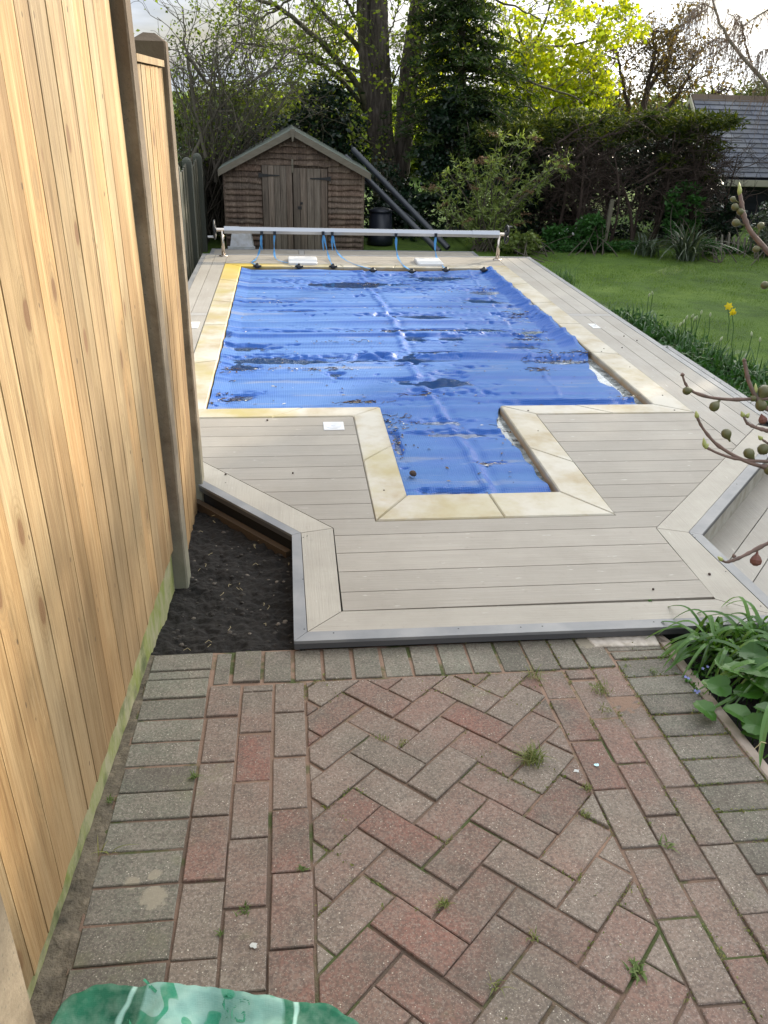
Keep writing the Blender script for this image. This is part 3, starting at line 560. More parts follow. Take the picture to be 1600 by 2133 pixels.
def coverz(X, Y):
    wob = .05*vn(X, Y*.25, .7, 2)+.012*vn(X, Y, 1.9, 4)
    Z = np.full_like(X, -.032)
    for yk, a, s_ in RID:
        am = a*(.45+.55*np.clip(1+1.6*vn(X, Y*0+yk, .9, yk), 0, 2)); u = (Y-yk-wob)/s_
        Z += am*(np.exp(-u**2)-.55*np.exp(-(u+1.5)**2*.8))
    for k in range(26): yk = 4.85+k*.172+.05*math.sin(k*2.3); am = .0035*(.4+.9*np.clip(1+1.8*vn(X, Y*0+k, .8, k), 0, 2)); Z += am*np.exp(-((Y-yk-wob*.8)/.022)**2)
    c1 = .80+.085*(9.3-Y)*.28+.03*np.sin(Y*2); Z += .010*np.exp(-((X-c1)/.028)**2)-.007*np.exp(-((X-c1-.06)/.03)**2)
    c2 = 2.02-.06*(9.3-Y); Z += .006*np.exp(-((X-c2)/.02)**2)*(Y > 4.9)
    Z += .003*vn(X, Y, 3.0, 7)+.0012*vn(X, Y, 9, 1)
    for x0, y0, rx_, ry_ in PW:
        n_ = .75*vn(X*.5, Y*1.6, 5, x0)+.5*vn(X, Y*1.8, 17, y0); q = ((X-x0)/rx_)**2+((Y-y0-wob*.3)/ry_)**2; k_ = np.exp(-np.clip(q*(1+n_)**2, 0, 30)**1.4)
        Z = Z*(1-k_)+(WZ-.006)*k_
    # raised fold across the mouth of the spa, and the front edge
    f = np.exp(-((Y-4.93-.05*np.sin(X*2+1)-.02*vn(X, Y*0, 2.2))/.05)**2)*np.clip((X-.2)/.5, 0, 1); Z += .028*f
    f = np.clip((X-.45)/.1, 0, 1)*np.clip((1.5-X)/.2, 0, 1)*np.exp(-((Y-4.77)/.06)**2); Z += .02*f
    # right hand side pulled up on to the coping
    e2 = np.clip((X-2.12)/.13, 0, 1)*np.clip((Y-5.75)/.5, 0, 1); Z += .050*e2**1.3
    e3 = np.clip((-.40-X)/.10, 0, 1); Z += .018*e3
    Z += .03*np.clip((Y-9.13)/.12, 0, 1)*(.6+.6*vn(X, Y*0, 2.5, 9))
    return Z
def rightx(y):      # right margin of the cover: runs along the coping at the far end, drifts off it at the near end
    pts = [(4.70, 2.245), (5.0, 2.20), (5.3, 2.15), (5.6, 2.17), (5.8, 2.235), (5.95, 2.275), (9.3, 2.275)]
    return np.interp(y, [p[0] for p in pts], [p[1] for p in pts])
def covermesh():
    Vs = []; Fs = []; nb = 0
    ny = 640; nx = 360; t = np.linspace(0, 1, ny); Yg = 4.735+(9.262-4.735)*t
    ed = .012*np.array([noise.noise((y*7, 3, 1)) for y in Yg])
    xlft = -.508+.0*Yg+ed*.4; xrt = rightx(Yg)+ed*1.2*(Yg < 5.9)
    s_ = np.linspace(0, 1, nx); X = xlft[:, None]+(xrt-xlft)[:, None]*s_[None]; Y = np.repeat(Yg[:, None], nx, 1)
    Y = Y + np.clip((Y-9.0)/.26, 0, 1)*(.02*vn(X, Y*0, 1.6, 5)-.015-.05*np.exp(-((X-1.2)/.5)**2))
    V = np.stack([X, Y, coverz(X, Y)], -1).reshape(-1, 3); i = np.arange(ny-1)[:, None]*nx+np.arange(nx-1)[None]
    Vs.append(V); Fs.append(np.stack([i, i+1, i+nx+1, i+nx], -1).reshape(-1, 4)); nb = len(V)
    ny, nx = 230, 130; Yg = 3.492+(4.735-3.492)*np.linspace(0, 1, ny); ed = np.array([noise.noise((y*6, 8, 1)) for y in Yg])
    xr_ = np.interp(Yg, [3.49, 3.6, 3.75, 4.0, 4.2, 4.4, 4.55, 4.64, 4.735], [1.280, 1.275, 1.265, 1.25, 1.235, 1.22, 1.225, 1.26, 1.287])+.010*ed*(Yg < 4.7)
    xl_ = .545+.006*ed; s_ = np.linspace(0, 1, nx); X = xl_[:, None]+(xr_-xl_)[:, None]*s_[None]; Y = np.repeat(Yg[:, None], nx, 1)
    V = np.stack([X, Y, coverz(X, Y)], -1).reshape(-1, 3); i = np.arange(ny-1)[:, None]*nx+np.arange(nx-1)[None]
    Vs.append(V); Fs.append(np.stack([i, i+1, i+nx+1, i+nx], -1).reshape(-1, 4)+nb)
    return np.concatenate(Vs), np.concatenate(Fs)
V, F = covermesh(); cov = thing('pool_cover', 'wrinkled blue bubble cover floating on the pool with puddles and debris', 'pool cover', (.9, 7, -.03)); mk('sheet', V, F, M_cover, cov, smooth=True)
cl = [(536, 552), (623, 553), (694, 553), (777, 561), (858, 563), (929, 560), (1008, 560)]
for x, y in cl:
    p = PZ(x, y, .02); m_ = MB(); m_.lathe((p[0], p[1], .008), [(.030, -.012), (.034, .0), (.028, .016), (.014, .026), (.010, .036)], 10, (0, -.25, 1)); m_.box((p[0]-.045, p[1]-.012, .004), (p[0]+.045, p[1]+.012, .018)); m_.build('clip', M_blk, cov)
# ------------------------------------------------------------------ small plates on the deck
def plate(name, label, cat, px0, px1, z, h, mats, group=None, lid=False):
    a, b = PZ(*px0, z), PZ(*px1, z); x0, x1 = sorted((a[0], b[0])); y0, y1 = sorted((a[1], b[1]))
    t = thing(name, label, cat, ((x0+x1)/2, (y0+y1)/2, 0), group); c_ = .25*(x1-x0) if lid else .0
    if lid:
        r = .035; poly = []
        for cx, cy_, a0 in ((x1-r, y0+r, -90), (x1-r, y1-r, 0), (x0+r, y1-r, 90), (x0+r, y0+r, 180)):
            for k in range(5): aa = math.radians(a0+k*22.5); poly.append((cx+r*math.cos(aa), cy_+r*math.sin(aa)))
        MB().prism(poly, .001, h, .008).build('lid_body', M_white, t)
        for s_ in (.3, .7): MB().box((x0+(x1-x0)*s_-.03, y1-.05, h-.003), (x0+(x1-x0)*s_+.03, y1-.025, h+.002)).build('finger_grip', M_whd, t)
    else:
        MB().box((x0, y0, .001), (x1, y1, h), .002).build('frame', M_white, t)
        MB().lathe(((x0+x1)/2, (y0+y1)/2, h), [(min(x1-x0, y1-y0)*.42, 0), (min(x1-x0, y1-y0)*.40, .0015), (min(x1-x0, y1-y0)*.12, .0018), (min(x1-x0, y1-y0)*.10, .0035)], 24).build('round_lid', M_whd, t)
    return t
plate('skimmer_lid', 'raised white plastic lid on the far deck, left of the pair behind the pool', 'lid', (600, 536), (662, 550), .02, .035, 0, 'white lids behind the pool', True)
plate('skimmer_lid', 'raised white plastic lid on the far deck, right of the pair behind the pool', 'lid', (862, 539), (926, 552), .02, .035, 0, 'white lids behind the pool', True)
plate('access_cover', 'square white access cover set in the boards left of the spa recess', 'access cover', (673, 880), (718, 896), 0, .004, 0, 'square white access covers')
plate('access_cover', 'square white access cover in the deck boards on the lawn side', 'access cover', (1224, 675), (1252, 684), 0, .004, 0, 'square white access covers')
plate('access_cover', 'white access cover half hidden behind the fence post, left of the pool', 'access cover', (392, 671), (412, 684), 0, .004, 0, 'square white access covers')
# ------------------------------------------------------------------ reel
t = thing('cover_reel', 'long silver solar cover reel on two steel legs at the far end of the pool', 'pool cover reel', (.9, 9.9, 0))
Lp, Rp = np.array([-.76, 9.93, .292]), np.array([2.50, 9.86, .292]); ax = (Rp-Lp)/np.linalg.norm(Rp-Lp)
def oct(mb, p, q, r, n=8): mb.tube([p, q], r, n)
m_ = MB(); oct(m_, Lp+ax*.20, Rp-ax*.34, .040, 6); m_.build('beam', M_metal, t)
m_ = MB(); oct(m_, Lp+ax*.04, Lp+ax*.205, .044, 6); m_.build('beam_sleeve', M_metal, t); m_ = MB(); oct(m_, Rp-ax*.345, Rp-ax*.02, .044, 6); m_.build('beam_sleeve', M_metal, t)
for P_, s_ in ((Lp, 1), (Rp, -1)):
    c_ = P_+ax*.015*s_
    m_ = MB(); m_.tube([c_+[0, 0, .0], [c_[0], c_[1], .008]], [.018, .022], 12); m_.lathe((c_[0], c_[1], .001), [(.05, 0), (.05, .006), (.022, .010)], 16); lg = m_.build('leg', M_steel, t, True)
    m_ = MB(); oct(m_, c_-ax*.07*s_, c_+ax*.03*s_, .02, 10); m_.build('axle', M_steel, t)
    h_ = c_-ax*.085*s_; m_ = MB(); ring = [h_+np.array([0, math.cos(a)*.098, math.sin(a)*.098]) for a in np.linspace(0, 2*math.pi, 33)]; m_.tube(ring, .012, 6, False)
    for a in range(4): m_.tube([h_, h_+np.array([0, math.cos(a*1.5708+.4)*.095, math.sin(a*1.5708+.4)*.095])], .009, 5)
    m_.lathe(h_, [(.032, -.02), (.032, .02)], 12, ax); wh = m_.build('handwheel', M_blk, t, True)
    k0 = h_+np.array([0, -.06*s_, -.07 if s_ > 0 else .075]); MB().tube([k0, k0-ax*.075*s_], .012, 8).build('crank_knob', M_whd if s_ > 0 else M_blk, t)
ST = [[(545, 484), (543, 505), (541, 522), (537, 534), (531, 543), (522, 547), (530, 550), (536, 552)], [(572, 484), (571, 505), (571, 525), (573, 540), (590, 546), (608, 549), (621, 552)], [(673, 484), (679, 512), (684, 532), (688, 545), (693, 552)],
      [(692, 485), (697, 512), (703, 528), (722, 545), (755, 556), (776, 561)], [(825, 488), (826, 512), (827, 532), (834, 546), (843, 556), (856, 563)], [(908, 488), (907, 512), (908, 536), (917, 549), (927, 559)]]
def strapmesh(pts, wd=.013):
    mb = MB(); P = [np.array(p) for p in pts]; V = []; s_ = np.array([wd, 0, 0])
    for k, p in enumerate(P): tw = .6+.4*math.sin(k*1.7); V += [p-s_*tw, p+s_*tw]
    F = [(2*k, 2*k+1, 2*k+3, 2*k+2) for k in range(len(P)-1)]; n0 = len(V); V2 = [v+np.array([0, .003, .002]) for v in V]; V += V2; F += [(a+n0, d+n0, c_+n0, b+n0) for a, b, c_, d in F]; return mb.add(V, F)
for k, s_ in enumerate(ST):
    yb = 9.93-(s_[0][0]-465)/575*.07; pts = []
    for x, y in s_:
        p = PY(x, y, yb-.045)
        if p[2] < .012: p = PZ(x, y, .012)
        pts.append(p)
    # smooth
    q = [pts[0]]; 
    for a, b in zip(pts, pts[1:]): q += [a+(b-a)*.5, b]
    q2 = [q[0]]+[(q[i-1]+2*q[i]+q[i+1])/4 for i in range(1, len(q)-1)]+[q[-1]]
    so = strapmesh(q2).build('strap', M_strap, t); tp = q2[0]; MB().box((tp[0]-.016, tp[1]-.012, tp[2]-.03), (tp[0]+.016, tp[1]+.006, tp[2]+.012)).build('strap_hook', M_blk, so)
    if k in (2, 3, 4, 5, 0):
        a = pts[0]; e2 = PY(s_[0][0]+(1 if k != 5 else -2), 522, yb-.03); strapmesh([a+[.004, .012, 0], (a+e2)/2+[-.006, .012, 0], e2+[0, .012, 0]], .010).build('strap_tail', M_strap, so)
# ------------------------------------------------------------------ near fence
def fx(y): return -.495+.040*(y-2.34)
LEAN = -.0115          # front face of the gravel board
def featherboards(y0, y1, z0, z1, pitch, mb, wav=True):
    y = y0; k = 0
    while y < y1-.01:
        ye = min(y+pitch+random.uniform(-.022, .022), y1); X0 = fx(y); X1 = fx(ye); t0, t1 = .0006, -.0002+random.uniform(-.0010, .0012)
        zb = z0+random.uniform(-.006, .006); n_ = 14; V = []; F = []
        for iz in range(n_+1):
            z = zb+(z1-zb)*iz/n_; b_ = .0015*noise.noise((y*9, z*2.1, k)); e_ = .003*noise.noise((ye*5, z*1.4, 5))
            ln = LEAN*z; cup = .0035*noise.noise((k*3.7, z*.8, 1)); V += [(X0-.03+ln, y, z), (X0+t0+b_+ln, y+.0016, z), ((X0+X1)/2-.0035+b_+ln+cup, (y+ye)/2, z), (X1+t1+b_+ln, ye+e_-.0012, z), (X1-.03+ln, ye+e_-.0012, z)]
        for iz in range(n_):
            a = iz*5; F += [(a+q, a+q+1, a+q+6, a+q+5) for q in range(4)]
        F += [(4, 3, 2, 1, 0), tuple(n_*5+q for q in range(5))]
        mb.add(V, F); y = ye; k += 1
FN = thing('timber_fence', 'new timber fence on concrete posts running close along the left of the patio', 'fence', (-.5, 2.3, -.1)); t = bpy.data.objects.new('panel', None); COL.objects.link(t); t.parent = FN
m_ = MB(); featherboards(.90, 2.852, .098, 2.16, .112, m_); m_.build('boards', M_wood, t)
m_ = MB(); m_.prism([(fx(.9)-.05, .9), (fx(.9)-.032, .9), (fx(2.87)-.032, 2.87), (fx(2.87)-.05, 2.87)], .2, .27); m_.build('rear_rail', M_wood, t)
gb = MB(); n_ = 60; V = []; F = []
for i in range(n_+1):
    y = .9+(2.868-.9)*i/n_; X = fx(y); V += [(X-.014, y, -.25), (X-.014, y, .10), (X-.028, y, .12), (X-.06, y, -.25)]
for i in range(n_): a = i*4; F += [(a, a+1, a+5, a+4)[::-1], (a+1, a+2, a+6, a+5)[::-1], (a+2, a+3, a+7, a+6)[::-1]]
gb.add(V, F).build('gravel_board', M_grav, FN)
t = bpy.data.objects.new('panel', None); COL.objects.link(t); t.parent = FN; fx = lambda y: -.470+.004*(y-3.3); LEAN = .004
m_ = MB(); featherboards(2.985, 3.612, -.14, 1.775, .10, m_); m_.build('boards', M_wood, t)
m_ = MB(); m_.prism([(fx(3)-.05, 2.985), (fx(3)+.016, 2.985), (fx(3.6)+.016, 3.625), (fx(3.6)-.05, 3.625)], 1.778, 1.80); m_.build('capping', M_wood, t)
def post(y0, y1, x1, z0, z1, label, lean=0., wdt=.125):
    o_ = MB(); n_ = 24; V = []; F = []
    for i in range(n_+1):
        z = z0+(z1-z0)*i/n_; r = .0025; j = lambda s_: r*noise.noise((z*3.1, s_, y0)); lx = lean*z
        V += [(x1-wdt+lx, y0, z), (x1-.006+lx+j(1), y0+j(2), z), (x1+lx+j(3), y0+.006+j(4), z), (x1+lx+j(5), y1, z), (x1-wdt+lx, y1, z)]
    for i in range(n_): a = i*5; F += [(a+q, a+(q+1) % 5, a+5+(q+1) % 5, a+5+q) for q in range(5)]
    a = n_*5; cx, cy_ = x1-wdt/2+lean*z1, (y0+y1)/2
    V += [(cx-.02, cy_, z1+.03), (cx+.025, cy_, z1+.028)]; F += [(a, a+1, a+6, a+5), (a+1, a+2, a+6), (a+2, a+3, a+6), (a+3, a+4, a+5, a+6), (a+4, a, a+5)]
    return o_.add(V, F).build('post', M_conc, FN)
post(.78, .885, -.452, -.3, 2.3, 'grey concrete fence post at the bottom left corner in front of the nearest panel')
post(2.875, 2.975, -.436, -.3, 2.25, '', -.0105)
post(3.655, 3.75, -.440, -.3, 1.865, '', -.004, .13)
# far fence along the left of the pool
FF = thing('boundary_fence', 'low shaded greenish fence left of the pool, beyond the tall near fence', 'fence', (-1.2, 10.8, -.3))
pys = [8.3, 9.55, 10.8, 12.1, 13.6]
for k, y in enumerate(pys):
    zt = 1.0-.03*k; m_ = MB(); m_.prism(rect(-1.24, y, -1.13, y+.10), -.4, zt); m_.lathe((-1.185, y+.05, zt), [(.055, -.001), (.05, .02), (.03, .04), (.008, .048)], 8)
    m_.build('post', M_fpost, FF)
    if k < 4:
        y2 = pys[k+1]; tt = FF; m_ = MB(); yy = y+.102; n_ = 9; wd = (y2-yy-.002)/n_
        for q in range(n_): s_ = .5+.5*math.cos(2*math.pi*(q+.5)/n_); m_.box((-1.20, yy+q*wd, -.35), (-1.185+(q % 2)*.008, yy+(q+1)*wd-.002, zt-.10+.05*s_))
        m_.build('panel', M_farw, tt)
# ------------------------------------------------------------------ shed
SY = 12.15; t = thing('garden_shed', 'small weathered brown timber shed with double doors and a felt roof', 'shed', (.12, SY, LZ))
def sp(x, y, Y=SY): p = PY(x, y, Y); return p[0], p[2]
xl_, _ = sp(470, 430); xr__, _ = sp(756, 430); zb = LZ; xd0, _ = sp(548, 430); xd1, _ = sp(682, 430); _, zd = sp(612, 344); xa, za = sp(609, 268); xe0, ze0 = sp(455, 351); xe1, ze1 = sp(771, 360)
DP = 1.5
slope = lambda x: za-.045-(abs(x-xa))*((za-(ze0+ze1)/2)/((xe1-xe0)/2))
wl = MB(); nb = 15; z = zb; lap = (slope(xl_)-zb)/14
k = 0
while z < za-.06:
    zt = z+lap
    def seglen(z_): h = (za-.05-z_)/((za-(ze0+ze1)/2)/((xe1-xe0)/2)); return max(xl_, xa-h), min(xr__, xa+h)
    x0, x1 = seglen(zt)
    segs = [(x0, xd0-.01), (xd1+.01, x1)] if zt < zd+.01 else [(x0, x1)]
    for a, b in segs:
        if b-a < .03: continue
        n_ = max(3, int((b-a)/.06)); V = []; F = []
        for i in range(n_+1):
            x = a+(b-a)*i/n_; wv = .018*noise.noise((x*4, k*3.3, 0))+.012*noise.noise((x*13, k*1.7, 2))
            V += [(x, SY-.002, zt+.012), (x, SY-.044, z+.010+wv), (x, SY-.044, z+wv-.008), (x, SY+.01, z+wv+.010)]
        for i in range(n_): q = i*4; F += [(q, q+4, q+5, q+1)[::-1], (q+1, q+5, q+6, q+2)[::-1], (q+2, q+6, q+7, q+3)[::-1]]
        wl.add(V, F)
    z = zt; k += 1
wl.build('cladding', M_oldw, t)
m_ = MB(); m_.prism(rect(xl_, SY+.012, xr__, SY+DP), zb, slope(xl_)-.03); m_.add([(xl_+.01, SY+.013, slope(xl_)-.03), (xr__-.01, SY+.013, slope(xr__)-.03), (xa, SY+.013, za-.06), (xl_+.01, SY+DP, slope(xl_)-.03), (xr__-.01, SY+DP, slope(xr__)-.03), (xa, SY+DP, za-.06)], [(0, 1, 2), (5, 4, 3), (0, 2, 5, 3), (1, 4, 5, 2)]); m_.build('wall', M_oldw, t)
MB().box((xl_-.015, SY-.035, zb), (xl_+.025, SY-.0235, slope(xl_)-.01)).build('corner_trim', M_oldw, t); MB().box((xr__-.025, SY-.035, zb), (xr__+.015, SY-.0235, slope(xr__)-.01)).build('corner_trim', M_oldw, t)
xm = (xd0+xd1)/2-.03
for a, b, h in ((xd0, xm-.006, zd), (xm+.006, xd1, zd-.03)):
    m_ = MB(); n_ = 5
    for i in range(n_): w_ = (b-a)/n_; m_.box((a+i*w_+.003, SY-.060-.004*(i % 2), zb+.02), (a+(i+1)*w_-.003, SY-.026, h-random.uniform(0, .008)))
    d_ = m_.build('door', M_door, t); s_ = 1 if a == xd0 else -1; hx = a if s_ > 0 else b
    for hz in (h-.13, zb+.30):
        MB().add([(hx-.045*s_, SY-.069, hz-.035), (hx+.02*s_, SY-.069, hz-.018), (hx+.24*s_, SY-.071, hz-.006), (hx+.24*s_, SY-.071, hz+.006), (hx+.02*s_, SY-.069, hz+.018), (hx-.045*s_, SY-.069, hz+.035)], [(0, 1, 2, 3, 4, 5) if s_ > 0 else (5, 4, 3, 2, 1, 0)]).build('hinge', M_iron, d_)
    if s_ < 0: MB().box((a+.06, SY-.072, (zb+h)/2+.02), (a+.11, SY-.0601, (zb+h)/2+.06)).build('latch', M_iron, d_)
for hx in (xd0+.52,): MB().box((hx, SY-.070, (zb+zd)/2+.07), (hx+.03, SY-.0601, (zb+zd)/2+.10)).build('lock_hole', M_iron, t)
MB().box((xm-.012, SY-.080, zd-.09), (xm+.012, SY-.0645, zd+.085)).build('turn_button', M_barge, t)
for (x0, z0), (x1, z1), nm_ in (((xe0, ze0), (xa, za), 0), ((xa, za), (xe1, ze1), 1)):
    th = .030; F = [(0, 1, 2, 3), (7, 6, 5, 4), (0, 4, 5, 1), (1, 5, 6, 2), (2, 6, 7, 3), (3, 7, 4, 0)]
    V = [(x0, SY-.13, z0-th), (x1, SY-.13, z1-th), (x1, SY-.13, z1), (x0, SY-.13, z0), (x0, SY+DP+.1, z0-th), (x1, SY+DP+.1, z1-th), (x1, SY+DP+.1, z1), (x0, SY+DP+.1, z0)]; MB().add(V, F).build('roof', M_felt, t)
    V = [(x0, SY-.152, z0-.085), (x1, SY-.152, z1-.085), (x1, SY-.152, z1-.002), (x0, SY-.152, z0-.002), (x0, SY-.132, z0-.085), (x1, SY-.132, z1-.085), (x1, SY-.132, z1-.002), (x0, SY-.132, z0-.002)]; MB().add(V, F).build('bargeboard', M_barge, t)
m_ = MB(); m_.prism([(xa-.035, SY-.17), (xa+.035, SY-.17), (xa+.035, SY-.154), (xa-.035, SY-.154)], za-.12, za-.0); m_.V = [(xa+(v[0]-xa)*(.15 if v[2] < za-.1 else 1), v[1], v[2]-(.03 if v[2] < za-.1 else 0)) for v in m_.V]; m_.build('finial', M_barge, t)
# white tub in front of the shed
a, b = PY(478, 487, 11.75), PY(527, 514, 11.75); m_ = MB(); hh = [(-.02, 0), (0, 1)]
t = thing('storage_tub', 'dirty white upturned plastic tub standing in front of the shed', 'tub', ((a[0]+b[0])/2, 11.9, LZ))
x0, x1, z0, z1 = a[0], b[0], LZ, a[2]+.02
m_.add([(x0-.02, 11.75, z0), (x1+.02, 11.75, z0), (x1+.02, 12.05, z0), (x0-.02, 12.05, z0), (x0+.03, 11.79, z1), (x1-.03, 11.79, z1), (x1-.03, 12.02, z1), (x0+.03, 12.02, z1)], [(3, 2, 1, 0), (4, 5, 6, 7), (0, 1, 5, 4), (1, 2, 6, 5), (2, 3, 7, 6), (3, 0, 4, 7)]); m_.build('tub_body', M_whd, t)
MB().box((x0-.03, 11.73, z0+.09), (x1+.03, 11.748, z0+.12)).build('rim', M_whd, t)
# pipes and pole leaning by the shed
def pipe(name, label, cat, p, q, r, m, group=None):
    p = np.array(p); q = np.array(q); t_ = MB(); t_.tube([p, p+(q-p)*.5, q], r, 14, False); t_.tube([q, p], r*.82, 14, False)
    return prop(t_.build(name, m, loc=tuple(p), smooth=True), label, cat, group)
p0 = PZ(925, 521, LZ+.03); p1 = PY(728, 312, 13.4); pipe('drainpipe', 'upper of the two thick dark grey pipes leaning behind the shed roof', 'pipe', p0+[.06, 0, .03], p1+[.05, 0, .01], .044, M_pipe, 'dark grey pipes by the shed')
p0 = PZ(918, 524, LZ+.03); p1 = PY(722, 322, 13.3); pipe('drainpipe', 'lower of the two thick dark grey pipes leaning behind the shed roof', 'pipe', p0+[-.02, 0, .0], p1+[-.02, 0, -.03], .044, M_pipe, 'dark grey pipes by the shed')
pipe('garden_pole', 'thin dark pole slanting below the thick pipes beside the shed', 'pole', PY(865, 460, 12.9), PY(758, 378, 13.0), .014, M_pipe)
b = PZ(794, 517, LZ); b = PY(794, 512, 12.75); t = thing('compost_bin', 'dark plastic compost bin in the shade right of the shed', 'compost bin', (b[0], 12.75, LZ))
zt = PY(794, 436, 12.75)[2]; MB().lathe((b[0], 12.9, LZ), [(.20, 0), (.19, .1), (.165, zt-LZ-.05)], 16).build('bin_body', M_bin, t, True); MB().lathe((b[0], 12.9, zt-.05), [(.175, 0), (.18, .02), (.12, .05), (.03, .06)], 16).build('bin_lid', M_bin, t, True)

# ------------------------------------------------------------------ vegetation
def rays(x, y): return FW+RT*((np.asarray(x)-800)/FPX)[:, None]-UP*((np.asarray(y)-1066.5)/FPX)[:, None]
def PYv(x, y, Y): d = rays(x, y); return CAM+d*(np.asarray(Y)/d[:, 1])[:, None]
def limb(px, Y, r0, r1, n=24, wig=.02):
    """a limb through measured points; r in metres"""
    P = np.array([PY(x, y, yy) for (x, y), yy in zip(px, np.linspace(Y[0], Y[1], len(px)))]); t = np.linspace(0, 1, len(px)); u = np.linspace(0, 1, n)
    Q = np.stack([np.interp(u, t, P[:, k]) for k in range(3)], 1)
    for _ in range(3): Q[1:-1] = (Q[:-2]+2*Q[1:-1]+Q[2:])/4
    Q[1:] += rng.normal(size=(n-1, 3))*wig*np.linspace(.3, 1, n-1)[:, None]; return Q, np.linspace(r0, r1, n)
def grow(qb, tips, p, d, L_, r, lev, up=.0, spread=.8, kids=4, wig=.18, segs=5, ns=4, minr=.0015, shrink=.6):
    pts = [p]; d = d/np.linalg.norm(d); s_ = L_/segs
    for i in range(segs): d = unit(d+rng.normal(size=3)*wig+np.array([0, 0, up])); pts.append(pts[-1]+d*s_)
    pts = np.array(pts); qb.tube(pts, np.linspace(r, max(minr, r*.45), segs+1), ns)
    if lev <= 0: tips.append(pts); return
    for k in range(kids):
        t = rng.uniform(.25, 1); i = min(segs-1, int(t*segs)); q = pts[i]+(pts[i+1]-pts[i])*(t*segs-i)
        grow(qb, tips, q, unit(pts[i+1]-pts[i])+rng.normal(size=3)*spread, L_*shrink*rng.uniform(.7, 1.2), max(minr, r*.5), lev-1, up, spread, kids, wig, segs, 3 if lev < 2 else ns, minr, shrink)
def tippts(tips, per, jit=.04, lo=.2):
    T = np.array(tips); k, m, _ = T.shape; i = rng.integers(0, k, k*per); t = rng.uniform(lo, 1, k*per)*(m-1); a = np.minimum(t.astype(int), m-2); f = (t-a)[:, None]
    return T[i, a]*(1-f)+T[i, a+1]*f+rng.normal(size=(k*per, 3))*jit
def sprig(qb, tips, Q, n, L_, r, lev=1, t0=.15, side=None, **kw):
    for k in range(n):
        t = rng.uniform(t0, 1)*(len(Q)-1); i = min(len(Q)-2, int(t)); ax = unit(Q[i+1]-Q[i]); d = unit(np.cross(ax, rng.normal(size=3)))+ax*.6
        if side is not None: d = d+np.array(side)
        grow(qb, tips, Q[i]+(Q[i+1]-Q[i])*(t-i), d, L_*rng.uniform(.6, 1.3), r, lev, **kw)
def clumps(n, ell, Yr, rad, per, flat=.6):
    """points in clumps spread over measured ellipses [(x, y, rx, ry, weight)]"""
    E = np.array(ell, float); w_ = E[:, 4]/E[:, 4].sum(); i = rng.choice(len(E), n, p=w_); a = rng.uniform(0, 2*math.pi, n); q = np.sqrt(rng.uniform(0, 1, n))
    C = PYv(E[i, 0]+E[i, 2]*q*np.cos(a), E[i, 1]+E[i, 3]*q*np.sin(a), rng.uniform(*Yr, n)); j = rng.integers(0, n, n*per); g_ = rng.normal(size=(n*per, 3)); g_ *= (rng.uniform(.3, 1, n*per)**.5/np.linalg.norm(g_, axis=1))[:, None]
    return C[j]+g_*rad*[1, 1, flat]*rng.uniform(.5, 1.3, n)[j][:, None], C
L_lime = leafmat('fresh_lime_leaf', [(.20, .27, .010), (.29, .34, .014), (.38, .39, .02)], .62, .5, 1.8)
L_spring = leafmat('small_spring_leaf', [(.12, .17, .02), (.17, .24, .03), (.24, .30, .045)], .5, .5, 1.8)
L_dark = leafmat('dark_evergreen_leaf', [(.006, .020, .010), (.010, .030, .013), (.020, .048, .018)], .15, .35, 1.2, .5)
L_conif = leafmat('conifer_spray', [(.016, .038, .010), (.03, .06, .014), (.065, .095, .018)], .3, .7, 1.5)
L_cyp = leafmat('cypress_spray', [(.018, .036, .008), (.045, .066, .010), (.11, .13, .016)], .35, .7, 1.6)
L_olive = leafmat('olive_shrub_leaf', [(.05, .07, .02), (.09, .12, .03), (.15, .18, .045)], .4, .5, 1.5)
L_budd = leafmat('buddleia_leaf', [(.13, .19, .05), (.21, .28, .08), (.33, .40, .16)], .35, .5, 1.4)
L_rust = leafmat('rusty_seed_head', [(.17, .105, .06), (.23, .15, .09)], .1, .9, 1.)
L_red = leafmat('reddish_bud', [(.10, .075, .03), (.15, .12, .045), (.20, .13, .05)], .4, .7, 1.5)
L_flax = leafmat('flax_blade', [(.035, .06, .03), (.06, .09, .05), (.16, .19, .13)], .12, .35, 1.2, .6)
L_strap = leafmat('strap_leaf', [(.045, .12, .015), (.075, .19, .022), (.14, .28, .05)], .3, .28, 1.5, .7)
L_bulb = leafmat('bulb_leaf', [(.025, .075, .018), (.045, .12, .03), (.07, .16, .05)], .28, .35, 1.4, .5)
L_broad = leafmat('broad_leaf', [(.03, .10, .012), (.05, .145, .018), (.075, .18, .028)], .3, .4, 1.5, .4)
L_nettle = leafmat('nettle_leaf', [(.03, .10, .02), (.05, .15, .03)], .3, .5, 1.4)
L_sprig = leafmat('joint_sprig_leaf', [(.055, .10, .02), (.09, .14, .03), (.13, .17, .05)], .2, .6, 1.2)
L_weed = leafmat('weed_blade', [(.10, .15, .03), (.16, .19, .05), (.24, .22, .08)], .25, .6, 1.3)
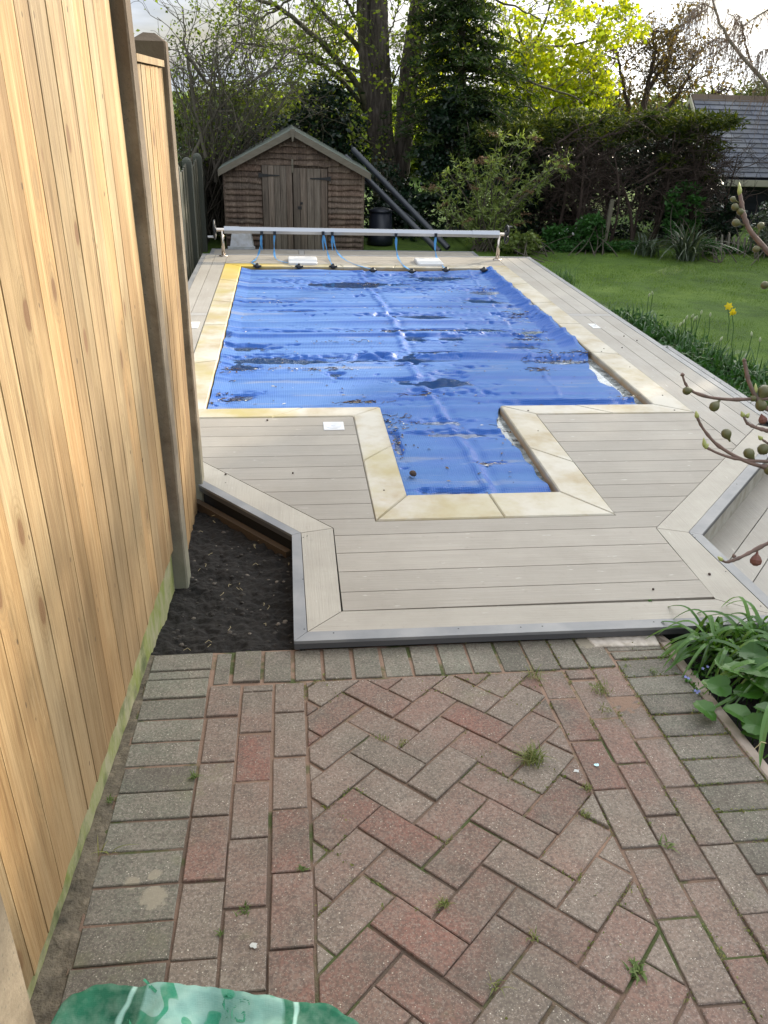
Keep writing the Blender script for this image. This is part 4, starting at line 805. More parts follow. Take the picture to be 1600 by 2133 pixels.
# --- big twin trunked tree
t = thing('twin_trunk_tree', 'tall tree with two thick ridged trunks and long greenish limbs behind the shed', 'tree', tuple(PY(808, 480, 15)))
tq = QB(); lq = QB(); tips = []
for px_, Y_, r0, r1 in (([(808, 520), (806, 470), (803, 400), (796, 300), (790, 200), (788, 100), (785, 0), (783, -160)], (15, 15), .24, .15), ([(812, 520), (822, 430), (832, 360), (841, 290), (848, 200), (860, 100), (872, 0), (884, -160)], (15.1, 15.3), .20, .13), ([(800, 360), (778, 270), (764, 160), (757, 60), (748, -120)], (14.95, 14.9), .13, .09)):
    Q, r = limb(px_, Y_, r0, r1, 60, .006); V, F = tube_np(Q, r, 18); nn_ = np.array([noise.noise((v[0]*5, v[1]*5, v[2]*1.1)) for v in V]); c_ = np.repeat(Q, 18, 0); V = c_+(V-c_)*(1+.22*nn_)[:, None]; tq.add(V, F)
tq.build('trunk', M_bark, t, True)
LM = [([(772, 250), (747, 176), (691, 112), (631, 52), (575, 11), (500, -15)], .06, .022), ([(768, 240), (725, 180), (669, 131), (612, 109), (567, 94), (485, 90)], .045, .012), ([(755, 152), (699, 131), (642, 112), (590, 108)], .03, .01), ([(775, 272), (735, 255), (699, 244), (650, 235)], .035, .01),
      ([(757, 115), (732, 79), (691, 45), (640, -10)], .05, .02), ([(752, 175), (700, 160), (654, 154), (575, 142)], .022, .008), ([(853, 205), (875, 153), (919, 142), (1012, 147), (1069, 156), (1137, 181), (1215, 210)], .042, .012), ([(858, 100), (900, 56), (937, 25), (975, -20)], .05, .025),
      ([(780, 300), (745, 285), (715, 278)], .03, .01), ([(850, 180), (890, 185), (925, 170)], .02, .008), ([(845, 230), (880, 205), (905, 190)], .02, .008), ([(760, 60), (735, 30), (715, -20)], .04, .02), ([(866, 30), (900, -10), (930, -60)], .035, .02), ([(790, 110), (815, 60), (835, 0)], .02, .01), ([(800, 215), (820, 170), (838, 120)], .02, .01),
      ([(870, 10), (960, -25), (1060, 10), (1130, 40)], .03, .008), ([(765, 200), (740, 230), (690, 215), (640, 190)], .02, .007), ([(745, -20), (660, -40), (560, 30), (470, 60)], .03, .006)]
for px_, r0, r1 in LM:
    Q, r = limb(px_, (15, 15+rng.uniform(-1.2, .8)), r0, r1, 26, .012); lq.tube(Q, r, 7); sprig(lq, tips, Q, int(4+len(px_)*2.2), .75, max(.006, r1*.55), 2, .2, up=.02, kids=3, spread=.7, minr=.0032)
lq.build('limbs', M_limb, t, True)
lf = QB(); P = tippts(tips, 4, .05); lf.quads(leaves(P, .055, .8)); lf.build('leaves', L_spring, t)
# --- lime green maple beyond
t = thing('lime_leaved_tree', 'young tree glowing with sunlit yellow green leaves above the hedge', 'tree', tuple(PY(1120, 420, 17)))
q = QB(); tips = []
for px_, r0, r1 in (([(1130, 430), (1125, 330), (1110, 250), (1100, 180), (1090, 100), (1070, 20)], .07, .02), ([(1100, 96), (1150, 98), (1203, 91), (1275, 75), (1320, 60)], .03, .006), ([(1105, 168), (1162, 181), (1225, 203)], .025, .008), ([(1120, 260), (1180, 200), (1230, 150), (1250, 120)], .03, .008), ([(1095, 120), (1130, 60), (1150, 0), (1160, -40)], .03, .008), ([(1100, 100), (1040, 60), (1000, 10)], .02, .006), ([(1110, 220), (1050, 190), (980, 180), (900, 170)], .02, .006)):
    Q, r = limb(px_, (17, 16.6), r0, r1, 18, .015); q.tube(Q, r, 6); sprig(q, tips, Q, 9, .6, .006, 1, .2, kids=4, minr=.003)
q.build('trunk', M_limb, t)
lf = QB(); P, _ = clumps(150, [(1170, 165, 100, 70, 5), (1215, 190, 70, 45, 3), (1120, 110, 80, 60, 2.2), (1180, 60, 120, 40, 1.1), (1240, 20, 90, 22, .5), (1060, 60, 60, 60, .9), (920, 110, 55, 60, .9), (870, 160, 25, 60, .5), (1290, 75, 50, 25, .5), (1080, 190, 60, 50, 1.4), (740, 120, 30, 90, .5)], (16, 17.8), .24, 62, .7)
lf.quads(leaves(P, .072, .85)); lf.quads(leaves(tippts(tips, 5, .06), .07, .85)); lf.build('crown', L_lime, t)
# --- dark conifer
t = thing('dark_conifer', 'dark layered conifer standing right of the twin trunks', 'tree', tuple(PY(965, 480, 14.2)))
q = QB(); Q, r = limb([(968, 480), (966, 330), (963, 200), (962, 80), (960, -60)], (14.2, 14.2), .10, .04, 20, .01); q.tube(Q, r, 8); lf = QB(); LP = []
for k in range(190):
    u = rng.uniform(.25, 1); p = Q[int(u*19)]; a = rng.uniform(0, 2*math.pi); L_ = (1.75-1.1*u)*rng.uniform(.6, 1.1); d = np.array([math.cos(a), math.sin(a), .1]); m = 7; s_ = np.linspace(0, 1, m)[:, None]
    B_ = p+d*L_*s_+np.array([0, 0, -.28])*L_*s_**2; q.tube(B_, np.linspace(.016, .003, m), 4)
    w_ = rng.uniform(.15, 1, 130); c_ = p+d*L_*w_[:, None]+np.array([0, 0, -.28])*L_*w_[:, None]**2; LP.append(c_+rng.normal(size=(130, 3))*[.10, .10, .028]*(1.15-w_[:, None]*.6))
q.build('trunk', M_bark, t); P = np.concatenate(LP); lf.quads(leaves(P, .085, .28, .8)); lf.build('crown', L_conif, t)
# --- ivy covered thicket
def bush(name, label, cat, ell, Yr, n, rad, per, size, m, base, asp=.7, group=None, twig=None, tw=40, twr=.005, tm=None, flat=.7):
    t = thing(name, label, cat, tuple(base), (0, 0, 0) and group)
    if group: t['group'] = group
    P, C = clumps(n, ell, Yr, rad, per, flat); lf = QB(); lf.quads(leaves(P, size, asp)); lf.build('foliage', m, t)
    q = QB(); b = np.array(base)
    for k in range(tw):
        c_ = C[rng.integers(0, len(C))]; s_ = b+rng.normal(size=3)*[.25, .25, 0]; mid = s_*.5+c_*.5+rng.normal(size=3)*.12+[0, 0, .1]; u = np.linspace(0, 1, 8)[:, None]; q.tube((1-u)**2*s_+2*u*(1-u)*mid+u*u*c_, np.linspace(twr*2.2, twr*.5, 8), 4)
    q.build('stems', tm or M_twig, t); return t
bush('ivy_clad_stump', 'mass of dark glossy ivy smothering a trunk below the conifer', 'ivy', [(960, 250, 60, 60, 3), (930, 290, 45, 55, 1.5), (1010, 270, 45, 50, 1.5), (905, 330, 40, 60, 1)], (13.5, 14.3), 150, .17, 60, .055, L_dark, PY(965, 480, 14), .85)
bush('ivy_thicket', 'low dark ivy thicket behind the buddleia', 'ivy', [(900, 410, 70, 80, 2), (1000, 420, 90, 90, 2), (1120, 420, 70, 90, 2), (1180, 400, 60, 70, 1.5), (850, 450, 50, 60, 1), (1060, 330, 90, 60, 1.5)], (13.4, 14.4), 260, .18, 60, .055, L_dark, PY(1000, 500, 14), .85)
bush('dark_shrub', 'deep shaded shrub filling the gap between the shed and the compost bin', 'shrub', [(790, 420, 40, 90, 2), (830, 470, 60, 60, 2), (780, 500, 40, 30, 1), (430, 440, 50, 90, 2)], (13.6, 14.4), 150, .2, 60, .055, L_dark, PY(800, 505, 14), .7)
bush('evergreen_shrub', 'dark evergreen shrub rising just behind the shed ridge', 'shrub', [(690, 240, 70, 60, 3), (640, 300, 90, 50, 2), (560, 300, 80, 40, 2), (730, 310, 40, 50, 1.2), (480, 300, 60, 60, 2), (420, 330, 50, 60, 2)], (14, 15.2), 260, .19, 60, .06, L_dark, PY(640, 480, 14.6), .7)
bush('scrambling_shrub', 'tangled grey twigged shrub with small green leaves overhanging the far fence', 'shrub', [(430, 200, 80, 130, 3), (520, 240, 90, 70, 2.2), (400, 90, 70, 80, 1.3), (460, 290, 90, 50, 2), (580, 200, 60, 60, 1), (600, 260, 50, 40, 1), (470, 60, 110, 40, .6)], (12.6, 14.2), 130, .24, 20, .04, L_olive, PY(430, 480, 13.4), .7, None, None, 160, .006)
# extra fine twigs over the scrambling shrub
q = QB(); tips = []
for k in range(46):
    x, y = rng.uniform(380, 560), rng.uniform(150, 340); grow(q, tips, PY(x, y, rng.uniform(12.6, 13.8)), np.array([rng.uniform(-.6, 1), 0, rng.uniform(.1, 1)]), .9, .009, 2, .0, .8, 3, .22, 5, 4, .0028)
for px_ in ([(395, 345), (430, 260), (480, 200), (560, 150), (620, 120)], [(430, 330), (400, 200), (390, 100), (380, 20)], [(385, 110), (430, 170), (500, 260), (560, 300)], [(450, 380), (440, 300), (470, 200), (440, 100)]):
    Q, r = limb(px_, (13, 13.4), .03, .008, 20, .02); q.tube(Q, r, 6); sprig(q, tips, Q, 12, .8, .007, 1, .1, kids=4, minr=.0028)
ss = bpy.data.objects['scrambling_shrub']; q.build('branches', M_twig, ss); lf = QB(); lf.quads(leaves(tippts(tips, 2, .04), .042, .75)); lf.build('young_leaves', L_spring, ss)
# --- cypress hedge with bare brown inside
t = thing('cypress_hedge', 'broad overgrown cypress hedge, green on top with bare brown branches beneath', 'hedge', tuple(PY(1300, 510, 13.2)))
q = QB(); tips = []
for k in range(26):
    x = rng.uniform(1130, 1500); Yb = rng.uniform(12.9, 13.8); b = PY(x, 500, Yb); b[2] = LZ; tp = PY(x+rng.uniform(-70, 60), rng.uniform(270, 330), Yb+rng.uniform(-.4, .2)); u = np.linspace(0, 1, 14)[:, None]; mid = (b+tp)/2+rng.normal(size=3)*.15
    Q = (1-u)**2*b+2*u*(1-u)*mid+u*u*tp; r0 = rng.uniform(.014, .036); q.tube(Q, np.linspace(r0, r0*.4, 14), 6); sprig(q, tips, Q, 15, .55, .007, 2, .2, kids=3, minr=.0026, spread=.9)
for px_ in ([(1330, 380), (1380, 350), (1420, 310), (1440, 270)], [(1380, 355), (1440, 352), (1500, 370)], [(1200, 330), (1260, 280), (1330, 270), (1390, 290)], [(1160, 300), (1200, 270), (1280, 240)]):
    Q, r = limb(px_, (12.9, 13.0), .022, .012, 18, .01); q.tube(Q, r, 6)
q.build('bare_branches', M_btwig, t); lf = QB()
P, _ = clumps(330, [(1270, 255, 170, 20, 3), (1400, 260, 90, 26, 3), (1480, 255, 60, 14, 1.2), (1140, 265, 100, 28, 2.4), (1460, 300, 45, 30, .8), (1060, 275, 70, 30, 1), (1230, 285, 130, 18, 1.1), (1440, 340, 60, 40, .5)], (12.8, 14.4), .16, 75, .45)
lf.quads(leaves(P, .075, .3, .6, up=[.25, -.15, .15])); lf.build('green_top', L_cyp, t)
lf = QB(); P, _ = clumps(420, [(1280, 390, 190, 110, 3), (1420, 390, 80, 110, 2.4), (1100, 400, 60, 90, 1)], (13.7, 14.8), .22, 75); lf.quads(leaves(P, .06, .5)); lf.build('inner_foliage', L_dark, t)
# --- brown bushy tree
t = thing('budding_tree', 'rounded bare tree with dark twigs and reddish buds behind the hedge', 'tree', tuple(PY(1335, 420, 19)))
q = QB(); tips = []
for px_ in ([(1330, 420), (1325, 300), (1310, 220), (1290, 150), (1280, 90)], [(1328, 290), (1345, 200), (1360, 130), (1365, 60)], [(1330, 300), (1385, 230), (1430, 170), (1450, 120)], [(1325, 270), (1270, 210), (1240, 150)], [(1335, 260), (1350, 180), (1400, 120), (1400, 80)], [(1340, 320), (1420, 240), (1480, 200), (1520, 180)]):
    Q, r = limb(px_, (19, 19+rng.uniform(-.8, .8)), .07, .02, 18, .03); q.tube(Q, r, 6); sprig(q, tips, Q, 13, .95, .013, 2, .3, kids=4, minr=.005, spread=.75)
q.build('branches', M_btwig, t); lf = QB(); lf.quads(leaves(tippts(tips, 5, .06), .055, .7)); P, _ = clumps(40, [(1360, 80, 50, 30, 1), (1290, 170, 60, 60, 1), (1420, 140, 50, 60, 1)], (18.6, 19.4), .3, 30); lf.quads(leaves(P, .05, .7)); lf.build('buds', L_red, t)
# --- birch with hanging twigs
t = thing('weeping_birch', 'pale birch branch with thin hanging twigs against the sky at the top right', 'tree', tuple(PY(1720, 420, 13)))
q = QB(); tw_ = QB()
for px_, r0, r1 in (([(1730, 420), (1700, 300), (1640, 220), (1600, 180), (1570, 145), (1530, 100), (1505, 62), (1490, 30), (1482, -10), (1478, -60)], .045, .009), ([(1600, 20), (1570, 38), (1545, 58), (1530, 40), (1515, 20)], .012, .006), ([(1568, 140), (1552, 90), (1548, 55), (1535, 30)], .015, .005), ([(1516, 82), (1490, 80), (1470, 90), (1440, 105)], .010, .004), ([(1610, 100), (1590, 105), (1572, 120)], .01, .006), ([(1488, 20), (1465, 5), (1445, 20), (1435, 45)], .01, .004)):
    Q, r = limb(px_, (13, 12.8), r0, r1, 22, .01); q.tube(Q, r, 7)
    for k in range(int(22+len(px_)*9)):
        i = rng.integers(6, len(Q)) if len(px_) > 8 else rng.integers(0, len(Q)); p = Q[i]; m = 8; L_ = rng.uniform(.15, .6); d = rng.normal(size=3)*.25; u = np.linspace(0, 1, m)[:, None]; B_ = p+d*u*L_*(2-u)+np.array([0, 0, -1.])*L_*u**1.3+rng.normal(size=(m, 3))*.008; tw_.tube(B_, np.linspace(.0042, .0024, m), 3)
q.build('branches', M_birch, t, True); tw_.build('hanging_twigs', M_btw2, t)
# --- far trees that close the view
for k, (x, y, rx_, ry_, Y_, m, lab) in enumerate([(480, 235, 130, 45, 27, L_olive, 'hazy olive trees beyond the left hand fence'), (640, 225, 110, 38, 30, L_olive, 'distant mid green trees seen left of the twin trunks'), (760, 240, 70, 50, 24, L_spring, 'pale scrubby tree showing between the trunks and the shed'), (900, 250, 90, 60, 26, L_spring, 'pale tree glimpsed right of the twin trunks'), (1060, 250, 120, 50, 25, L_olive, 'far trees behind the dark conifer'), (1250, 250, 130, 40, 27, L_olive, 'far trees low behind the budding tree'), (1430, 235, 110, 35, 28, L_olive, 'far trees left of the slate roof'), (1590, 195, 70, 22, 40, L_olive, 'small pale far tree above the slate roof')]):
    b = PY(x, y, Y_); b[2] = LZ
    hh_ = (PY(x, y-ry_, Y_)[2]-LZ); n = 260; P0 = rng.normal(size=(n, 3)); P0 *= (rng.uniform(.2, 1, n)**.4/np.linalg.norm(P0, axis=1))[:, None]; wx = abs(PY(x+rx_, y, Y_)[0]-b[0])
    t = thing('distant_tree', lab, 'tree', tuple(b), 'trees beyond the garden'); C = b+P0*[wx, 1.6, hh_*.5]+[0, 0, hh_*.48]; j = rng.integers(0, n, n*46); P = C[j]+rng.normal(size=(n*46, 3))*.26; lf = QB(); lf.quads(leaves(P, .15, .7)); lf.build('crown', m, t); MB().tube([b, b+[0, 0, hh_*.8]], [.16, .05], 8).build('trunk', M_limb, t)
# --- slate roofed outbuilding
ex, ey = PY(1490, 373, 15.2), PY(1452, 204, 17.2)
t = thing('outbuilding', 'dark clad outbuilding with a grey slate roof at the right edge', 'building', (10, 17, LZ))
X0 = PY(1492, 374, 15.2)[0]; ze = PY(1492, 374, 15.2)[2]; zr = PY(1452, 204, 16.7)[2]; X0r = X0+.02; X1 = X0+7
dy = 16.7-15.2; m_ = MB(); rows = 17
for k in range(rows):
    a, b = k/rows, (k+1)/rows+.012; x = X0-.05-(.09 if k % 2 else 0); 
    while x < X1:
        w_ = .30; xa_, xb_ = max(x, X0-.05)+.004, min(x+w_, X1)-.004; ya, yb, za_, zb_ = 15.2+dy*a, 15.2+dy*b, ze+(zr-ze)*a, ze+(zr-ze)*b
        if xb_ > xa_+.02: m_.hull8([(xa_, ya, za_+.048), (xb_, ya, za_+.048), (xb_, yb, zb_+.03), (xa_, yb, zb_+.03), (xa_, ya, za_+.060), (xb_, ya, za_+.060), (xb_, yb, zb_+.038), (xa_, yb, zb_+.038)])
        x += w_
rf = m_.build('roof', M_slate, t)
m_ = MB(); m_.add([(X0, 15.2, ze), (X1, 15.2, ze), (X1, 16.7, zr-.01), (X0, 16.7, zr-.01), (X0, 18.2, ze), (X1, 18.2, ze)], [(0, 1, 2, 3), (3, 2, 5, 4), (0, 3, 4), (1, 5, 2)]); m_.build('roof_lining', M_bl, rf)
m_ = MB(); x = X0-.05
while x < X1: m_.hull8([(x, 16.60, zr-.04), (x+.30, 16.60, zr-.04), (x+.30, 16.80, zr-.04), (x, 16.80, zr-.04), (x, 16.67, zr+.07), (x+.30, 16.67, zr+.07), (x+.30, 16.73, zr+.07), (x, 16.73, zr+.07)]); x += .31
m_.build('ridge_tiles', M_ridge, rf)
m_ = MB(); m_.box((X0+.12, 15.42, LZ), (X1, 18.0, ze-.02))
for k in range(int((ze-LZ-.16)/.14)): z = LZ+.02+k*.14; m_.add([(X0+.12, 15.419, z+.13), (X1, 15.419, z+.13), (X1, 15.40, z), (X0+.12, 15.40, z)], [(0, 3, 2, 1)])
m_.build('wall', M_bl, t)
MB().box((X0-.02, 15.16, ze-.10), (X1, 15.195, ze+.005)).build('fascia', M_cream, t); MB().box((X0-.02, 15.196, ze-.11), (X1, 15.41, ze-.085)).build('soffit', M_cream, t)
for ya, yb in ((15.17, 16.7), (18.23, 16.7)): MB().add([(X0-.075, ya, ze-.10), (X0-.075, yb, zr-.08), (X0-.075, yb, zr+.02), (X0-.075, ya, ze+.01), (X0-.051, ya, ze-.10), (X0-.051, yb, zr-.08), (X0-.051, yb, zr+.02), (X0-.051, ya, ze+.01)], [(0, 1, 2, 3), (7, 6, 5, 4), (0, 4, 5, 1), (1, 5, 6, 2), (2, 6, 7, 3), (3, 7, 4, 0)]).build('bargeboard', M_cream, t)
# --- off to the right, out of frame: tall trees added to block sun from patio and lower fence
WH = ['nearest', 'second nearest', 'third', 'fourth', 'fifth', 'farthest']
for k, (X_, Y_, h_, w_) in enumerate([(9.0, 2.8, 4.9, 1.6), (9.2, 5.4, 5.0, 1.6), (9.2, 8.0, 6.7, 1.9), (9.8, 10.8, 6.6, 1.9), (11.2, 13.6, 5.5, 1.8), (12.4, 16.4, 5.9, 1.9)]):
    n = 460; P0 = rng.normal(size=(n, 3)); P0 *= (rng.uniform(.3, 1, n)**.4/np.linalg.norm(P0, axis=1))[:, None]; b = np.array([X_, Y_, LZ]); C = b+P0*[w_*.7, w_, h_*.5]+[0, 0, h_*.5]; j = rng.integers(0, n, n*42); P = C[j]+rng.normal(size=(n*42, 3))*.17; t = thing('sun_blocker_tree', f'unseen dense green tree added right of the lawn to block sun, {WH[k]} in its row', 'tree', tuple(b), 'added sun blocking trees'); lf = QB(); lf.quads(leaves(P, .11, .7)); lf.build('crown', L_conif, t); MB().tube([b, b+[0, 0, h_*.8]], [.1, .04], 8).build('trunk', M_limb, t)
# ------------------------------------------------------------------ plants in the middle distance
t = thing('buddleia', 'loose grey green buddleia bush with brown seed heads beside the reel', 'shrub', tuple(PZ(1010, 521, LZ)))
q = QB(); lf = QB(); rs = QB(); b0 = PZ(1010, 521, LZ); LP = []; LD = []
tipx = [(1075, 305), (1110, 285), (1160, 345), (1172, 338), (955, 345), (930, 350), (1035, 325), (1000, 400), (1090, 400), (925, 440), (1060, 380), (1130, 380), (1040, 290), (980, 350), (1100, 440), (960, 460), (1010, 340), (1070, 470), (1030, 430), (1190, 350), (905, 395), (1085, 345)]
for x, y in tipx*2:
    tp = PY(x+rng.normal()*8, y+rng.normal()*8, rng.uniform(11.9, 12.7)); s0 = b0+rng.normal(size=3)*[.12, .1, 0]; mid = np.array([s0[0]*.55+tp[0]*.45, (s0[1]+tp[1])/2, tp[2]*.75+s0[2]*.25]); u = np.linspace(0, 1, 14)[:, None]; Q = (1-u)**2*s0+2*u*(1-u)*mid+u*u*tp; q.tube(Q, np.linspace(.010, .003, 14), 5)
    for k in range(13):
        i = rng.integers(3, 14); p = Q[i]; d = unit(rng.normal(size=3)+[0, 0, .5]); L_ = .16*rng.uniform(.4, 1.2); q.tube(np.array([p, p+d*L_*.5, p+d*L_]), [.003, .002, .0015], 3)
        for m in range(7): LP.append(p+d*L_*rng.uniform(.3, 1)); LD.append(unit(d*.6+rng.normal(size=3)*.6+[0, 0, .25]))
    for m in range(12): LP.append(tp); LD.append(unit(rng.normal(size=3)*.8+[0, 0, .4]))
    if rng.random() < .5:
        dd = unit(np.array([rng.choice([-1, 1])*1., 0, rng.uniform(-.2, .6)])); pp = tp+dd*np.linspace(0, .16, 60)[:, None]+rng.normal(size=(60, 3))*.011; rs.quads(leaves(pp, .022, .9))
LP = np.array(LP); LD = np.array(LD); n = len(LP); L_ = (.085*rng.uniform(.6, 1.3, n))[:, None]; nn_ = unit(np.cross(LD, rng.normal(size=(n, 3)))); s_ = np.cross(LD, nn_)
lf.quads(np.stack([LP, LP+LD*L_*.45+s_*L_*.11, LP+LD*L_+[0, 0, -.012], LP+LD*L_*.45-s_*L_*.11], 1)); q.build('stems', M_twig, t); lf.build('leaves', L_budd, t); rs.build('seed_heads', L_rust, t)
for (x, y, n, h, lab) in ((1345, 537, 70, .44, 'darker smaller clump of sword leaved flax on the lawn edge, left of the pair'), (1428, 545, 130, .62, 'large clump of arching sword leaved flax on the lawn, right of the pair')):
    b = PZ(x, y-4, LZ); t = thing('flax_clump', lab, 'flax', tuple(b), 'flax clumps at the lawn edge'); P = b+rng.normal(size=(n, 3))*[.07, .07, 0]; V, F = blades(P, h*rng.uniform(.6, 1.2, n), .013, rng.uniform(.15, 1.5, n), 7, .62); mk('blades', V, F, L_flax, t)
for (x, y, rx_, ry_, Yr, n, m, sz, lab, nm_) in ((1180, 490, 45, 22, (12.4, 12.8), 60, L_nettle, .05, 'patch of green nettles with tiny white flowers left of the wooden stake', 'nettle_patch'), (1235, 480, 28, 30, (12.2, 12.6), 50, L_nettle, .05, 'taller green nettles just left of the wooden stake', 'nettle_patch'), (1478, 517, 16, 14, (11.9, 12.2), 30, L_nettle, .03, 'small rounded bright green plant right of the flax', 'small_shrub'), (1425, 440, 40, 60, (12.6, 13.2), 60, L_nettle, .05, 'green climber leaves on the right end of the hedge', 'climber'), (1085, 505, 40, 18, (11.9, 12.3), 50, L_budd, .05, 'low grey green plant behind the right reel leg', 'low_plant'), (1590, 470, 26, 60, (12.0, 12.6), 40, L_flax, .04, 'dull grey leaved shrub at the right edge before the outbuilding', 'grey_shrub'), (1510, 460, 40, 50, (12.9, 13.4), 60, L_dark, .05, 'dark leaved shrub in front of the outbuilding wall', 'dark_shrub')):
    b = PY(x, y+ry_, Yr[0]); b[2] = LZ; bush(nm_, lab, 'plant', [(x, y, rx_, ry_, 1)], Yr, n, .09, 40, sz, m, b, .6, None, None, 16, .004)
P, _ = clumps(260, [(1090, 512, 50, 8, 1), (1180, 512, 90, 8, 2), (1290, 512, 70, 8, 1.5), (1560, 520, 60, 6, 1)], (12.2, 12.7), .07, 40, .6); lf = QB(); lf.quads(leaves(P, .035, .7)); prop(lf.build('ground_cover', L_nettle), kind='stuff')
P, _ = clumps(22, [(1190, 480, 40, 18, 1), (1235, 460, 25, 15, 1)], (12.15, 12.3), .02, 1)
for p in P: wf = QB(); wf.quads(leaves(p[None], .024, 1.)); wf.build('flower', M_white, bpy.data.objects['nettle_patch'])
a, b = PY(1259, 507, 12.3), PY(1276, 416, 12.3); prop(MB().bar(a, b, .05, .05, (0, 1, 0)).build('wooden_stake', M_barge, loc=tuple(a)), 'weathered square wooden stake leaning upright at the foot of the hedge', 'stake')
t = thing('picket_fence', 'row of short pale weathered pickets before the dark outbuilding wall', 'fence', tuple(PY(1550, 528, 12.3)))
M_pick = mat('pale_picket', (.22, .20, .165), .9)
for k, x in enumerate([1490, 1503, 1517, 1528, 1539, 1550, 1563, 1576, 1590, 1603, 1616]):
    a = PY(x-3, 528, 12.3); b = PY(x+rng.uniform(-2, 4), rng.uniform(488, 497), 12.3); MB().tube([a, (a+b)/2+[.006, 0, 0], b, b+[0, 0, .012]], [.018, .017, .015, .004], 6).build('picket', M_pick, t)
a, b = PY(1485, 504, 12.32), PY(1620, 508, 12.32); MB().tube([a, b], .004, 5).build('wire', M_twig, t)
# bulbs and daffodils along the lawn edge of the deck
BL = [(1300, 672, 'leftmost'), (1340, 690, 'second'), (1368, 712, 'third'), (1405, 722, 'fourth'), (1440, 745, 'fifth'), (1482, 765, 'sixth'), (1520, 785, 'seventh'), (1562, 800, 'eighth'), (1592, 822, 'ninth'), (1445, 790, 'low front left'), (1520, 835, 'low front middle'), (1570, 860, 'low front right')]
for i, (x, y, lab) in enumerate(BL):
    b = PZ(x, y, LZ); n = 75; t = thing('bulb_clump', f'dark green strap leaf clump along the deck by the lawn, {lab}', 'bulb plant', tuple(b), 'bulb clumps beside the deck'); P = b+rng.normal(size=(n, 3))*[.10, .10, 0]; h = .27 if i < 9 else .16
    V, F = blades(P, h*rng.uniform(.5, 1.15, n), rng.uniform(.005, .0075), rng.uniform(.1, 1.0, n), 6, .6); mk('leaves', V, F, L_bulb, t)
    P, _ = [b+rng.normal(size=(160, 3))*[.12, .12, .03]+[0, 0, .05], 0]; lf = QB(); lf.quads(leaves(P, .05, .6)); lf.build('low_leaves', L_nettle, t)
M_bud = mat('pale_bud', (.42, .46, .28), .6); M_yel = leafmat('daffodil_yellow', [(.75, .58, .02), (.85, .68, .03)], .3, .5, 1.2); M_stem = mat('green_stem', (.06, .13, .03), .5)
for x, y, hb in [(1351, 618, .3), (1360, 614, .32), (1415, 680, .25), (1429, 665, .25), (1440, 662, .26), (1446, 668, .22), (1451, 665, .24), (1460, 655, .28), (1479, 660, .25), (1423, 674, .22), (1566, 700, .25), (1583, 712, .25), (1500, 710, .22)]:
    tp = PZ(x, y, LZ+hb); b = np.array([tp[0]+rng.normal()*.03, tp[1]+rng.normal()*.03, LZ]); t = bpy.data.objects['bulb_clump.004' if x < 1500 else 'bulb_clump.007'] if x > 1390 else bpy.data.objects['bulb_clump.001']
    m_ = MB().tube([b, (b+tp)/2+[.01, 0, 0], tp], [.004, .0035, .003], 5); st_ = m_.build('flower_stem', M_stem, t); MB().lathe(tp, [(.003, -.002), (.009, .012), (.009, .026), (.002, .042)], 8, (rng.normal()*.3, rng.normal()*.3, 1)).build('bud', M_bud, st_, True)
def petal(mb, c, d, n_, L_, w_):
    d = unit(np.array(d)); n_ = unit(np.array(n_)); s_ = np.cross(d, n_); mb.add([c, c+d*L_*.5+s_*w_-n_*.002, c+d*L_+n_*.003, c+d*L_*.5-s_*w_-n_*.002], [(0, 1, 2, 3)])
for x, y, dr, lab in ((1518, 638, (-.5, -.7, .25), 'yellow daffodil on the lawn edge, upper left of the pair'), (1527, 650, (.3, -.9, -.1), 'yellow daffodil on the lawn edge, lower right of the pair')):
    tp = PZ(x, y, LZ+.33); b = np.array([tp[0]+.05, tp[1]-.02, LZ]); t = thing('daffodil', lab, 'flower', tuple(b), 'daffodils'); MB().tube([b, (b+tp)/2+[.01, 0, .02], tp+[.0, .02, .0], tp], [.004]*4, 5).build('stem', M_stem, t)
    a_ = unit(np.array(dr)); e1 = unit(np.cross(a_, [0, 0, 1])); e2 = np.cross(a_, e1); m_ = MB()
    for k in range(6): an = k*math.pi/3; petal(m_, tp, math.cos(an)*e1+math.sin(an)*e2-a_*.15, a_, .043, .014)
    m_.build('petals', M_yel, t); MB().lathe(tp, [(.008, 0), (.011, .018), (.016, .026)], 10, tuple(a_)).build('trumpet', M_yel, t)
P = []; b = PZ(1172, 590, LZ)
t = thing('weedy_tuft', 'tall dark grass tuft at the lawn side edge of the far deck', 'grass tuft', tuple(b)); n = 160; V, F = blades(b+rng.normal(size=(n, 3))*[.10, .18, 0], rng.uniform(.08, .26, n), .003, rng.uniform(.1, .8, n), 4); mk('blades', V, F, L_bulb, t); m_ = MB(); m_.tube([b, PZ(1212, 545, LZ+.25), PY(1222, 535, 8.9)], [.003, .0025, .002], 4).build('stalk', M_stem, t)
# ------------------------------------------------------------------ bed at the right of the paving
def blade1(mb, pts, w_, n=16):
    """one long folded blade through points"""
    P = np.array(pts, float); u = np.linspace(0, 1, n); t_ = np.linspace(0, 1, len(P)); Q = np.stack([np.interp(u, t_, P[:, k]) for k in range(3)], 1)
    for _ in range(3): Q[1:-1] = (Q[:-2]+2*Q[1:-1]+Q[2:])/4
    T = unit(np.gradient(Q, axis=0)); s_ = unit(np.cross(T, [0, 0, 1.])+1e-6); up_ = np.cross(s_, T); V = []
    for i in range(n): w = w_*min(1, .5+u[i]*2)*(1-u[i]**3)**.7+.0004; V += [Q[i]-s_[i]*w+up_[i]*w*.35, Q[i]-up_[i]*w*.1, Q[i]+s_[i]*w+up_[i]*w*.35]
    F = []
    for i in range(n-1): a = 3*i; F += [(a, a+1, a+4, a+3), (a+1, a+2, a+5, a+4)]
    mb.add(V, F)
